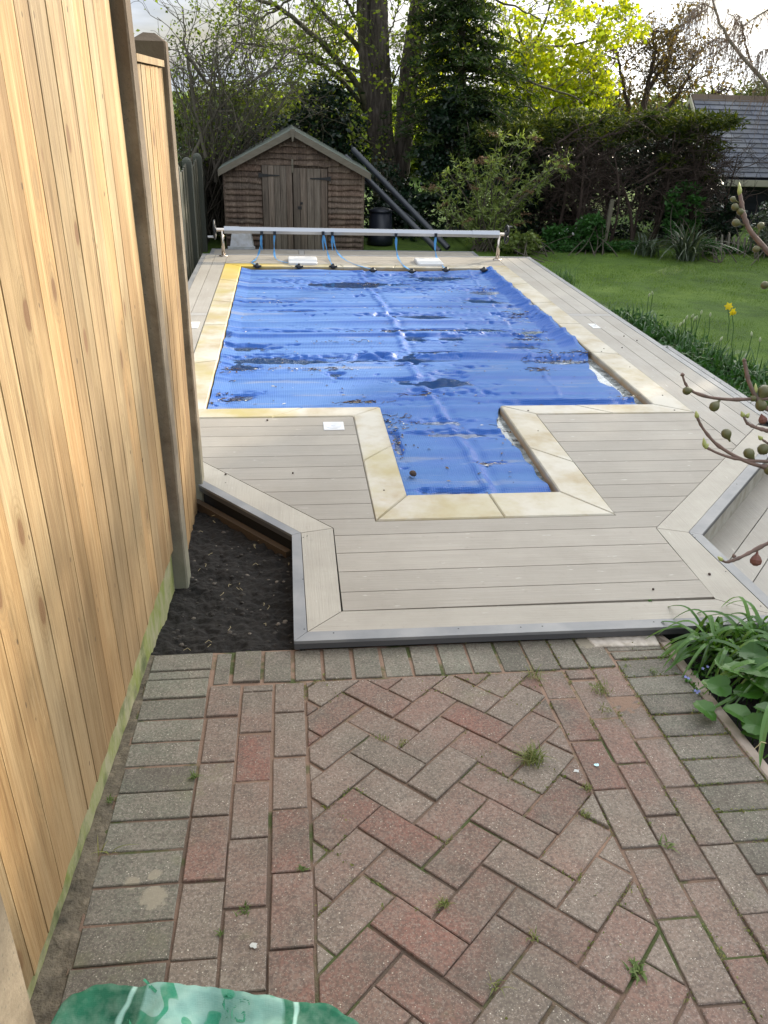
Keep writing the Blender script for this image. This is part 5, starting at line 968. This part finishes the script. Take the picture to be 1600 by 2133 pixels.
def clumpb(name, lab, base, n, h, w_, spread, az, seed):
    t = thing(name, lab, 'strap leaved plant', base, 'strap leaved plants in the right bed'); m_ = MB(); r_ = random.Random(seed)
    for k in range(n):
        a = math.radians(r_.gauss(*az)); hh = h*r_.uniform(.55, 1.1); le = spread*r_.uniform(.4, 1.2); b = np.array(base)+[r_.gauss(0, .03), r_.gauss(0, .03), 0]; d = np.array([math.cos(a), math.sin(a), 0])
        blade1(m_, [b, b+d*le*.2+[0, 0, hh*.6], b+d*le*.55+[0, 0, hh*.95], b+d*le*.85+[0, 0, hh*.72], b+d*le*1.08+[0, 0, hh*.35]], w_*r_.uniform(.7, 1.2))
    m_.build('leaves', L_strap, t); return t
BZ = -.07
clumpb('strap_leaf_plant', 'strap leaved plant nearest the deck corner in the right bed', (1.50, 2.20, BZ), 60, .16, .0085, .20, (170, 75), 1)
clumpb('strap_leaf_plant', 'strap leaved plant at the right frame edge under the deck nosing', (1.66, 2.18, BZ), 50, .18, .0085, .2, (180, 90), 2)
clumpb('strap_leaf_plant', 'strap leaved plant whose long leaves arch over the kerb in the right bed', (1.62, 1.98, BZ), 44, .20, .0095, .30, (185, 45), 3)
t = clumpb('strap_leaf_plant', 'strap leaved plant with one thick leaf hanging over the kerb, nearest the camera', (1.60, 1.70, BZ+.02), 16, .20, .009, .22, (200, 60), 4)
m_ = MB(); blade1(m_, [(1.60, 1.74, -.03), PZ(1640, 1430, .12), PZ(1605, 1470, .12), PZ(1588, 1530, .07), PZ(1583, 1600, .01)], .013); m_.build('thick_leaf', L_strap, t)
m_ = MB(); s1 = PZ(1590, 1500, .12); m_.tube([PZ(1578, 1555, .10), PZ(1586, 1545, .12), PZ(1596, 1548, .10)], .0012, 4).tube([PZ(1572, 1560, .10), PZ(1584, 1548, .12), PZ(1580, 1570, .08)], .0012, 4); m_.build('dry_fibre', M_straw, t)
m_ = MB()      # bent leaf standing up in front of the deck
blade1(m_, [PZ(1440, 1330, -.03), PZ(1465, 1300, .03), PZ(1478, 1277, .08), PZ(1483, 1300, .06), PZ(1488, 1345, .02)], .011); m_.build('bent_leaf', L_strap, bpy.data.objects['strap_leaf_plant'])
t = thing('broad_leaf_plant', 'low plant with rounded toothed green leaves in the right bed', 'plant', (1.55, 2.0, BZ)); m_ = MB()
for x, y, z, r, a in [(1470, 1480, .02, .042, 0), (1540, 1490, .03, .05, 30), (1570, 1530, .01, .035, 90), (1575, 1510, .04, .04, 200), (1540, 1400, .08, .055, 60), (1580, 1395, .10, .055, 120), (1570, 1360, .09, .045, 170), (1500, 1430, .05, .04, 250), (1590, 1430, .07, .045, 20), (1510, 1385, .05, .035, 300), (1600, 1480, .06, .04, 70), (1480, 1430, .03, .032, 10), (1595, 1345, .10, .035, 45), (1560, 1440, .05, .045, 140), (1545, 1570, -.02, .022, 300)]:
    c_ = PZ(x, y, z); an = math.radians(a); tl = np.array([math.cos(an)*.35, math.sin(an)*.35-.25, 1]); tl = unit(tl); e1 = unit(np.cross(tl, [0, 1, .1])); e2 = np.cross(tl, e1); k = 22; V = [c_]
    for i in range(k): th = 2*math.pi*i/k; rr = r*(1-.28*math.exp(-((th-math.pi)/.35)**2))*(1+.05*(-1)**i); V.append(c_+e1*rr*math.cos(th)*1.05+e2*rr*math.sin(th)*.9+tl*(.18*rr*math.sin(2*th)+.1*r))
    m_.add(V, [(0, i+1, (i+1) % k+1) for i in range(k)]); b = np.array([c_[0]+.03, c_[1]+.03, BZ]); m_.tube([b, c_-tl*.004], [.002, .0015], 4)
m_.build('leaves', L_broad, t)
t = thing('forget_me_not', 'tiny pale blue flowers on a small plant spilling on to the kerb', 'flower', tuple(PZ(1440, 1420, -.05))); lf = QB(); P = np.concatenate([PZ(x, y, -.03)+rng.normal(size=(40, 3))*[.02, .02, .012] for x, y in ((1440, 1420), (1455, 1400), (1450, 1445), (1470, 1395))]); lf.quads(leaves(P, .018, .5)); lf.build('leaves', L_broad, t)
M_blue = mat('pale_blue_petal', (.30, .33, .62), .6)
for x, y in ((1474, 1390), (1464, 1394), (1434, 1414), (1452, 1444), (1448, 1440), (1505, 1408), (1428, 1411), (1456, 1441)):
    c_ = PZ(x, y, .0); k = 10; V = [c_]
    for i in range(k): th = i*.62832; rr = .007 if i % 2 == 0 else .0035; V.append(c_+[rr*math.cos(th), rr*math.sin(th)*.8, .003+rr*math.sin(th)*.5])
    MB().add(V, [(0, i+1, (i+1) % k+1) for i in range(k)]).build('flower', M_blue, t)
# ------------------------------------------------------------------ fig tree leaning in from the right
t = thing('fig_tree', 'bare fig branches with small green figs reaching in at the right edge', 'tree', (1.62, 1.25, -.08))
FD = 1.5; q = MB(); D_ = lambda x, y: PD(x, y, FD)
M_figb = mat('fig_bark', (.15, .10, .08), .7); g = MN(M_figb); g.col(g.mix(g.bw(g.noise(45, detail=5), .4, .7), (.17, .105, .085), (.085, .055, .045))); g.bump(g.noise(160), .5, .001)
BR = [([(1422, 782), (1426, 796), (1438, 815), (1480, 829), (1530, 833), (1580, 830), (1660, 832), (1740, 870)], .0022, .0052), ([(1551, 752), (1558, 790), (1568, 815), (1585, 845), (1640, 872), (1740, 900)], .004, .006), ([(1452, 868), (1462, 890), (1490, 925), (1530, 950), (1570, 968), (1610, 976), (1670, 990), (1750, 1040)], .0026, .006), ([(1468, 930), (1490, 942), (1520, 953), (1560, 960), (1600, 961), (1670, 966), (1750, 1010)], .0024, .0052),
      ([(1548, 866), (1556, 882), (1575, 891), (1605, 899), (1670, 915), (1740, 940)], .0026, .0055), ([(1503, 1166), (1512, 1172), (1535, 1165), (1570, 1147), (1600, 1131), (1670, 1105), (1755, 1100)], .0026, .005), ([(1541, 400), (1545, 425), (1549, 450), (1560, 478), (1580, 502), (1605, 530), (1650, 575), (1720, 640)], .0040, .0075), ([(1586, 914), (1597, 922), (1630, 940), (1700, 960)], .002, .004)]
for px_, r0, r1 in BR:
    P = np.array([D_(x, y) for x, y in px_]); u = np.linspace(0, 1, 30); t_ = np.linspace(0, 1, len(P)); Q = np.stack([np.interp(u, t_, P[:, k]) for k in range(3)], 1)
    for _ in range(2): Q[1:-1] = (Q[:-2]+2*Q[1:-1]+Q[2:])/4
    r = np.linspace(r0, r1, 30)*.8*(1+.35*(rng.random(30) < .25)); q.tube(Q, r, 8)
tr = [(1.62, 1.25, -.12), (1.52, 1.24, .25), D_(1790, 1300), D_(1755, 1100), D_(1750, 1000), D_(1740, 870), D_(1725, 640), D_(1740, 420), D_(1760, 150)]; P = np.array(tr, float); u = np.linspace(0, 1, 40); Q = np.stack([np.interp(u, np.linspace(0, 1, len(P)), P[:, k]) for k in range(3)], 1)
for _ in range(4): Q[1:-1] = (Q[:-2]+2*Q[1:-1]+Q[2:])/4
q.tube(Q, np.linspace(.028, .010, 40), 10); q.build('branches', M_figb, t, True)
M_fig = mat('unripe_fig', (.10, .14, .035), .45); g = MN(M_fig); g.col(g.mix(g.bw(g.noise(60, detail=4), .4, .7), g.ramp(g.island(), [(0, (.06, .07, .02)), (.6, (.085, .08, .028)), (1, (.11, .075, .035))]), (.12, .115, .05)))
M_figr = mat('withered_fig', (.14, .05, .035), .6); M_tip = mat('fig_bud', (.30, .32, .10), .5)
for x, y, r, ax_, ay_ in [(1431, 814, 12, 1443, 813), (1488, 847, 14, 1500, 833), (1513, 903, 14, 1521, 920), (1560, 944, 15, 1572, 958), (1590, 936, 16, 1606, 930), (1602, 979, 14, 1606, 966), (1592, 815, 18, 1582, 832), (1586, 845, 16, 1580, 834), (1569, 830, 9, 1574, 824), (1527, 415, 8, 1543, 424), (1531, 431, 10, 1546, 438), (1542, 441, 10, 1553, 445), (1533, 464, 11, 1555, 470), (1585, 470, 10, 1578, 492), (1575, 519, 10, 1592, 517), (1593, 594, 11, 1604, 590)]:
    c_ = D_(x, y); a_ = D_(ax_, ay_); d = unit(a_-c_); R_ = r/FPX*FD*.74; Ln = np.linalg.norm(a_-c_); pr2 = [(R_*.25, -R_*.98), (R_*.7, -R_*.75), (R_*.97, -R_*.2), (R_, R_*.15), (R_*.82, R_*.6), (R_*.5, R_*1.0), (R_*.26, R_*1.3), (R_*.17, max(R_*1.45, Ln))]; MB().lathe(c_, pr2, 16, tuple(d)).build('fig', M_fig, t, True)
for x, y, r, ax_, ay_ in [(1589, 874, 9, 1586, 862), (1575, 1167, 12, 1578, 1148)]:
    c_ = D_(x, y); a_ = D_(ax_, ay_); d = unit(a_-c_); R_ = r/FPX*FD; Ln = np.linalg.norm(a_-c_); MB().lathe(c_, [(R_*.3, -R_), (R_*.9, -R_*.6), (R_, 0), (R_*.7, R_*.6), (R_*.25, R_*1.1), (R_*.15, Ln)], 9, tuple(d)).build('fig', M_figr, t)
for x, y, L_, ax_, ay_ in [(1541, 402, 22, 1540, 380), (1452, 868, 12, 1450, 856), (1468, 928, 16, 1466, 912), (1470, 932, 10, 1478, 922), (1548, 866, 10, 1544, 856), (1556, 868, 9, 1562, 858), (1503, 1166, 10, 1494, 1158), (1574, 815, 16, 1574, 800), (1551, 752, 6, 1549, 745), (1422, 782, 6, 1421, 775), (1586, 914, 9, 1580, 908), (1530, 1160, 7, 1527, 1153)]:
    c_ = D_(x, y); d = unit(D_(ax_, ay_)-c_); h = L_/FPX*FD; MB().lathe(c_-d*h*.2, [(.0032, 0), (.0042, h*.4), (.0028, h*.8), (.0005, h*1.25)], 8, tuple(d)).build('bud', M_tip if L_ > 8 else M_figb, t, True)

# ------------------------------------------------------------------ green sack at the bottom left
M_bag = mat('green_woven_sack', (.03, .30, .15), .75); g = MN(M_bag)
pc = PZ(430, 2120, .2); vd = g.n('ShaderNodeVectorMath', operation='DISTANCE'); g.l(g.map((1, 1.3, .3), (0, 0, 0), (-pc[0]*0, 0, 0)), vd.inputs[0]); vd.inputs[1].default_value = (pc[0], pc[1]*1.3, .06)
dd = g.math('ADD', vd.outputs['Value'], g.bw(g.noise(5, detail=3), 0, 1, -.06, .06)); wv = g.math('SINE', g.math('MULTIPLY', g.math('ADD', g.noise(3.2, detail=2, dist=2.5), vd.outputs['Value']), 30))
gn = g.ramp(g.noise(7, detail=5, rough=.6), [(.3, (.008, .07, .038)), (.55, (.016, .13, .07)), (.75, (.04, .20, .12))]); pale = g.mix(g.bw(g.noise(9, detail=5), .4, .7), (.20, .36, .31), (.11, .25, .20))
c = g.mix(g.bw(dd, .135, .142, 1, 0), gn, g.mix(g.bw(wv, .55, .75), pale, (.03, .22, .13))); c = g.mix(g.math('MULTIPLY', g.bw(dd, .166, .17, 1, 0), g.bw(dd, .157, .161)), c, (.30, .50, .42))
c = g.mix(g.bw(g.noise(40, detail=4), .4, .8, 0, .25), c, (.45, .55, .45)); g.col(c); g.bump(g.voro(330, (1, 1, 1), rand=.15), .35, .0008); g.bump(g.noise(14, detail=4), .4, .01); g.b.inputs['Specular IOR Level'].default_value = .3
sil = [(60, 2215), (105, 2133), (128, 2092), (150, 2072), (200, 2053), (260, 2048), (330, 2049), (400, 2052), (480, 2062), (560, 2073), (640, 2088), (700, 2104), (740, 2122), (790, 2165), (830, 2230)]
SZ = .22; SP = np.array([PZ(x, y, SZ) for x, y in sil]); ns = 130; u = np.linspace(0, 1, ns); cu = np.linspace(0, 1, len(sil)); SX = np.interp(u, cu, SP[:, 0]); SYb = np.interp(u, cu, SP[:, 1])
def bagpt(i, v):
    """v: -1 the ground behind, 0 the top fold, 1 the near side"""
    x, y = SX[i], SYb[i]+.010*noise.noise((SX[i]*14, 1, 4))+.005*noise.noise((SX[i]*38, 2, 4))
    if v < 0: k = -v; return (x, y+.008*math.sin(k*1.57)+.01*noise.noise((x*8, k*2, 0)), SZ+(PZf(x, y)+.002-SZ)*k**1.15)
    dpt = .40*v; zz = SZ-.012*min(1, v*9)-.010*max(0, math.sin(x*38+v*14))**3*min(1, v*8)+.05*v*math.sin(x*9+1)+.034*(abs(noise.noise((x*8+v*3, v*3, 2)))*1.6-.35)*min(1, v*6)+.012*(abs(noise.noise((x*22-v*9, v*8, 5)))*1.5-.3)*min(1, v*5)+.020*noise.noise((x*5-v*6, v*2.5, 7))*min(1, v*4)+.06*math.exp(-((x+.23+v*.15)/.035)**2)*min(1, v*3)-.05*math.exp(-((x+.17)/.03)**2)*min(1, v*4)
    return (x+.03*v*noise.noise((x*4, v, 1)), y-dpt, zz)
vv = list(np.linspace(-1, 0, 9)[:-1])+list(np.linspace(0, 1, 46)); V = [bagpt(i, v) for v in vv for i in range(ns)]; nv = len(vv)
for i in range(ns): x, y, z = bagpt(i, 1); V.append((x, y-.04, PZf(x, y)+.002))
F = [(j*ns+i, j*ns+i+1, (j+1)*ns+i+1, (j+1)*ns+i) for j in range(nv) for i in range(ns-1)]; F = [f[::-1] for f in F]
t = thing('green_sack', 'crumpled green and white woven plastic sack at the bottom left corner of the paving', 'sack', (-.2, .75, .05)); mk('sack_body', V, F, M_bag, t, True)
M_bagt = mat('sack_print_green', (.03, .22, .12), .55); M_bagl = mat('sack_print_pale', (.40, .66, .54), .55)
def bagsurf(x, y):
    i = int(np.clip(np.interp(x, SX, np.arange(ns)), 0, ns-1)); return bagpt(i, max(.0, min(1, (SYb[i]-y)/.40)))[2]
def printed(txt, x, y, size, rot, m, shear=0):
    cu_ = bpy.data.curves.new('print', 'FONT'); cu_.body = txt; cu_.size = size; cu_.shear = shear; o_ = bpy.data.objects.new('print', cu_); COL.objects.link(o_); bpy.context.view_layer.update(); me = bpy.data.meshes.new_from_object(o_.evaluated_get(bpy.context.evaluated_depsgraph_get())); bpy.data.objects.remove(o_)
    bm = bmesh.new(); bm.from_mesh(me); bmesh.ops.triangulate(bm, faces=bm.faces); bmesh.ops.subdivide_edges(bm, edges=[e_ for e_ in bm.edges if e_.calc_length() > size*.12], cuts=2); a = math.radians(rot); V = []
    for v in bm.verts: X_ = x+v.co.x*math.cos(a)-v.co.y*math.sin(a); Y_ = y+v.co.x*math.sin(a)+v.co.y*math.cos(a); V.append((X_, Y_, bagsurf(X_, Y_)+.0009))
    F = [[v.index for v in f.verts] for f in bm.faces]; bm.free(); mk('printed_letters', V, F, m, bpy.data.objects['sack_body'])
p = PZ(268, 2128, .21); printed('AH', p[0], p[1], .050, 48, M_bagt); p = PZ(448, 2108, .21); printed('SG', p[0], p[1], .050, -22, M_bagt)
# ------------------------------------------------------------------ weeds between the pavers
q = QB(); n0 = 5200; X = rng.uniform(.0, 1.31, n0); Y = rng.uniform(.85, 2.36, n0); keep = []
def jointdist(x, y):
    a = x-.066; b = y-1.284; U = (a+b)/(2*A_); Vv = (a-b)/(2*A_)
    if .022 < x < .798 and y < 2.16: return min(abs(U-round(U)), abs(Vv-round(Vv)))*.104
    xs_ = [.022, .799, .902, 1.0, 1.10, 1.308]; d = min(abs(x-k) for k in xs_)
    if x > 1.1: d = min(d, abs((y-2.206)/.1048-round((y-2.206)/.1048))*.1048)
    if y > 2.16: d = min(d, abs(y-2.162), abs((x+.222)/.1018-round((x+.222)/.1018))*.1018)
    return d
KP = []
for x, y in zip(rng.uniform(-.1, 1.31, 60000), rng.uniform(.85, 2.36, 60000)):
    dn = noise.noise((x*5, y*5, 3))+.5*noise.noise((x*15, y*15, 1)); 
    if dn+(x-.75)*.45 < .12: continue
    if jointdist(x, y) < .005: KP.append((x, y, PZf(x, y)-.006))
KP = np.array(KP[:5200]); V, F = blades(KP, rng.uniform(.004, .014, len(KP)), .0011, rng.uniform(.2, 1.6, len(KP)), 2); prop(mk('joint_moss', V, F, L_weed), kind='stuff')
lf = QB(); k_ = rng.integers(0, len(KP), 1500); lf.quads(leaves(KP[k_]+[0, 0, .006]+rng.normal(size=(1500, 3))*.003, .006, .8)); prop(lf.build('joint_sprigs', L_weed), kind='stuff')
def tuft(x, y, n, h, lean, lab, w_=.0012, sp_=.010, m=None, name='grass_tuft', cat='weed'):
    b = PZ(x, y, 0); d = ray(x, y); tt_ = (.032+.071*1.284-1.7)/(d[2]+.071*d[1]); b = CAM+d*tt_; h = h*.72; w_ = w_*(.6 if w_ > .002 else 1.); V, F = blades(b+rng.normal(size=(n, 3))*[sp_, sp_, 0], h*rng.uniform(.4, 1.1, n), w_, lean*rng.uniform(.5, 1.3, n), 5, .5); prop(mk(name, V, F, m or L_weed, loc=tuple(b)), lab, cat, 'weeds growing between the pavers')
tuft(1108, 1585, 120, .085, .9, 'largest bushy grass tuft growing in the middle of the herringbone paving', .0014, .014)
tuft(1110, 1410, 34, .06, 1.3, 'straggly grass tuft at the foot of the top row of upright pavers', .0011, .012)
tuft(1250, 1440, 60, .045, 1.1, 'drooping grass tuft in the long joint below the top right pavers', .0011, .016)
tuft(1262, 1480, 30, .03, 1.1, 'small grass tuft just below the drooping tuft at the upper right', .0011, .014)
tuft(405, 1620, 26, .028, 1.3, 'small leafy weed at the edge of the grey pavers on the left', .0030, .004, L_sprig)
tuft(630, 1812, 22, .022, 1.3, 'tiny green weed left of the herringbone bricks', .0025, .004, L_sprig)
tuft(508, 1897, 24, .02, 1.2, 'tiny green weed in a joint between red pavers, lower left', .0016, .007, L_sprig)
tuft(458, 1946, 12, .018, 1.2, 'smallest star shaped weed between the lower left red pavers', .0026, .003, L_sprig)
tuft(230, 1668, 26, .024, 1.0, 'small green weed in the dirt strip beside the gravel board', .0028, .006, L_sprig)
tuft(228, 1778, 6, .075, 1.4, 'few long pale curling grass blades in the dirt strip by the fence', .0016, .010)
tuft(1225, 1645, 30, .03, .9, 'upright grass tuft at the tip of a red brick right of centre', .0012, .006)
tuft(1216, 1697, 26, .03, 1.0, 'yellowish tuft just below another on the right of the herringbone', .0012, .006)
tuft(925, 1885, 40, .035, .9, 'feathery tuft at a brick corner in the lower middle of the paving', .0010, .006)
tuft(1035, 2055, 16, .035, 1.2, 'thin spiky tuft near the bottom edge, left of the clover', .0012, .006)
tuft(1112, 1955, 18, .032, 1.2, 'thin spiky tuft in the lower right herringbone joint', .0012, .006)
tuft(800, 1540, 22, .02, 1.0, 'dry brown tuft, left of two on the upper left herringbone', .0012, .006)
tuft(838, 1548, 22, .02, 1.0, 'dry brown tuft, right of two on the upper left herringbone', .0012, .006)
tuft(967, 1338, 22, .035, .8, 'green tuft against the deck nosing above the top pavers', .0012, .006)
tuft(1360, 1400, 26, .025, 1.2, 'small weed at the inner corner of the top right pavers', .0022, .010, L_sprig)
tuft(1385, 1762, 12, .03, 1.5, 'flat grey green weed in a joint at the right of the paving', .004, .008, L_sprig)
tuft(1325, 2025, 30, .028, 1.3, 'clover like weed with rounded leaves at the lower right of the paving', .0050, .010, L_sprig)
# ------------------------------------------------------------------ litter on the cover and the deck
def cz(x, y): return float(coverz(np.array([[x]]), np.array([[y]]))[0, 0])
PTS = []
def scat(n, x, y, rx_, ry_):
    for k in range(n): PTS.append(wpx(x+rng.normal()*rx_*.5, y+rng.normal()*ry_*.5))
scat(90, 1160, 745, 70, 12); scat(60, 1105, 705, 40, 14); scat(40, 1125, 775, 30, 8); scat(30, 1220, 745, 60, 10); scat(50, 1075, 655, 40, 8); scat(34, 765, 590, 18, 5); scat(50, 745, 840, 45, 3); scat(40, 490, 770, 50, 14); scat(40, 480, 830, 40, 10); scat(30, 880, 825, 30, 10); scat(60, 860, 690, 120, 4); scat(50, 640, 770, 110, 5)
scat(30, 700, 715, 120, 4); scat(30, 830, 880, 40, 12); scat(40, 1170, 960, 40, 20); scat(50, 1085, 900, 40, 25); scat(30, 1310, 830, 40, 14); scat(50, 560, 628, 100, 3); scat(20, 1020, 965, 30, 6); scat(40, 900, 640, 160, 3); scat(30, 1010, 602, 40, 6); scat(24, 440, 845, 8, 4); scat(50, 830, 915, 15, 40); scat(20, 920, 605, 60, 4)
for k in range(260): PTS.append((rng.uniform(-.48, 2.1), rng.uniform(4.8, 9.2)))
for k in range(40): PTS.append((rng.uniform(.57, 1.15), rng.uniform(3.52, 4.6)))
PTS = [p for p in PTS if -.5 < p[0] < 2.27 and ((4.73 < p[1] < 9.25) or (3.5 < p[1] < 4.73 and .55 < p[0] < 1.28))]
X = np.array([p[0] for p in PTS]); Y = np.array([p[1] for p in PTS]); Z = np.maximum(coverz(X[None], Y[None])[0], WZ)+.005
M_lit = mat('dead_leaf_litter', (.1, .07, .05), .9); g = MN(M_lit); g.col(g.ramp(g.island(), [(0, (.012, .009, .007)), (.45, (.05, .032, .02)), (.65, (.14, .09, .05)), (.8, (.30, .24, .16)), (1, (.65, .63, .56))]))
P = np.stack([X, Y, Z], 1); n = len(P); a = rng.uniform(0, 6.28, n); d = np.stack([np.cos(a), np.sin(a)*.8, rng.uniform(-.05, .25, n)], 1); s_ = np.stack([-np.sin(a), np.cos(a), rng.uniform(-.3, .3, n)], 1); L_ = (rng.uniform(.009, .034, n))[:, None]; lf = QB()
lf.quads(np.stack([P-d*L_*.5, P+s_*L_*.2+[0, 0, .001], P+d*L_*.5, P-s_*L_*.2+[0, 0, .002]], 1)); prop(lf.build('leaf_litter', M_lit), kind='stuff')
q = QB()
for k in range(260):
    x, y = PTS[rng.integers(0, 620)]; z = max(cz(x, y), WZ)+.003; a = rng.uniform(0, 3.14); L_ = rng.uniform(.03, .09); m_ = np.array([[x, y, z], [x+math.cos(a)*L_*.5, y+math.sin(a)*L_*.4, z+.004], [x+math.cos(a+.4)*L_, y+math.sin(a+.4)*L_*.8, z]]); q.tube(m_, .0019, 3)
prop(q.build('twig_litter', M_btwig), kind='stuff')
c_ = PZ(860, 987, -.01); prop(MB().lathe(c_, [(.006, -.012), (.016, -.008), (.020, .002), (.015, .012), (.004, .018)], 9, (.5, .2, 1)).build('fir_cone', M_btwig, loc=tuple(c_)), 'dark brown cone lying on the cover of the spa recess', 'cone')
def leafobj(x, y, z, s_, m, lab, rot):
    c_ = PZ(x, y, z); m_ = MB(); k = 12; V = [c_+[0, 0, .004]]
    for i in range(k): th = 2*math.pi*i/k; rr = s_*(1+.3*math.cos(th))*(.75+.25*(-1)**i*.5); V.append(c_+np.array([rr*math.cos(th+rot), rr*.75*math.sin(th+rot), .003*math.sin(3*th)+.002]))
    prop(m_.add(V, [(0, i+1, (i+1) % k+1) for i in range(k)]).build('fallen_leaf', m, loc=tuple(c_)), lab, 'leaf')
leafobj(1353, 1252, .001, .011, L_broad, 'small green leaf fallen on the front deck boards', .5); c_ = wpx(562, 628); leafobj(562, 628, cz(*c_)+.003, .030, L_lime, 'bright yellow green leaf lying on the far left of the pool cover', 1.)
dl_ = MB()
for x, y in [(1240, 677), (1300, 700), (1327, 709), (1253, 733), (1258, 727), (1296, 724), (1312, 765), (1380, 824), (1405, 855), (1121, 898), (1100, 856), (610, 985), (800, 1022), (470, 988), (1478, 1196), (1361, 1227), (557, 875)]:
    c_ = PZ(x, y, .004); r = .004+.004*rng.random(); dl_.lathe(c_, [(r, -.003), (r*1.1, .001), (r*.5, .005)], 6, (rng.normal()*.4, rng.normal()*.4, 1))
prop(dl_.build('deck_crumbs', M_btwig), kind='stuff')
# screws in the grey nosing
sc = MB()
for x, y in [(632, 1119), (631, 1206), (634, 1310), (640, 1116), (1443, 1113), (1448, 1119), (1512, 1190), (1585, 1262), (1085, 1306), (1130, 1304), (1362, 1295), (695, 1318), (955, 1309), (470, 1005), (1535, 1008), (1585, 960)]:
    c_ = PZ(x, y, .003); sc.lathe((c_[0], c_[1], .0022), [(.0030, 0), (.0028, .0006)], 8)
prop(sc.build('deck_screws', M_iron), kind='structure')

M_drop = mat('white_dropping', (.45, .46, .44), .8); M_dblue = mat('pale_blue_paint', (.45, .72, .78), .6)
for x, y, r, m, lab in ((1243, 1593, .008, M_dblue, 'splash of pale blue paint on a paver right of centre'), (1201, 1605, .008, M_drop, 'white splash beside the blue paint spot on the pavers'), (528, 1968, .009, M_drop, 'white bird dropping on a red paver at the lower left')):
    d = ray(x, y); c_ = CAM+d*((.0365+.071*1.284-1.7)/(d[2]+.071*d[1])); k = 14; V = [c_]
    for i in range(k): th = 2*math.pi*i/k; rr = r*(.6+.5*abs(noise.noise((i*1.3, x, 0))*2)); V.append(c_+[rr*math.cos(th)*1.3, rr*math.sin(th), -.071*rr*math.sin(th)-.0008])
    prop(MB().add(V, [(0, i+1, (i+1) % k+1) for i in range(k)]).build('paint_splash' if m is M_dblue else 'white_splash', m, loc=tuple(c_)), lab, 'splash')
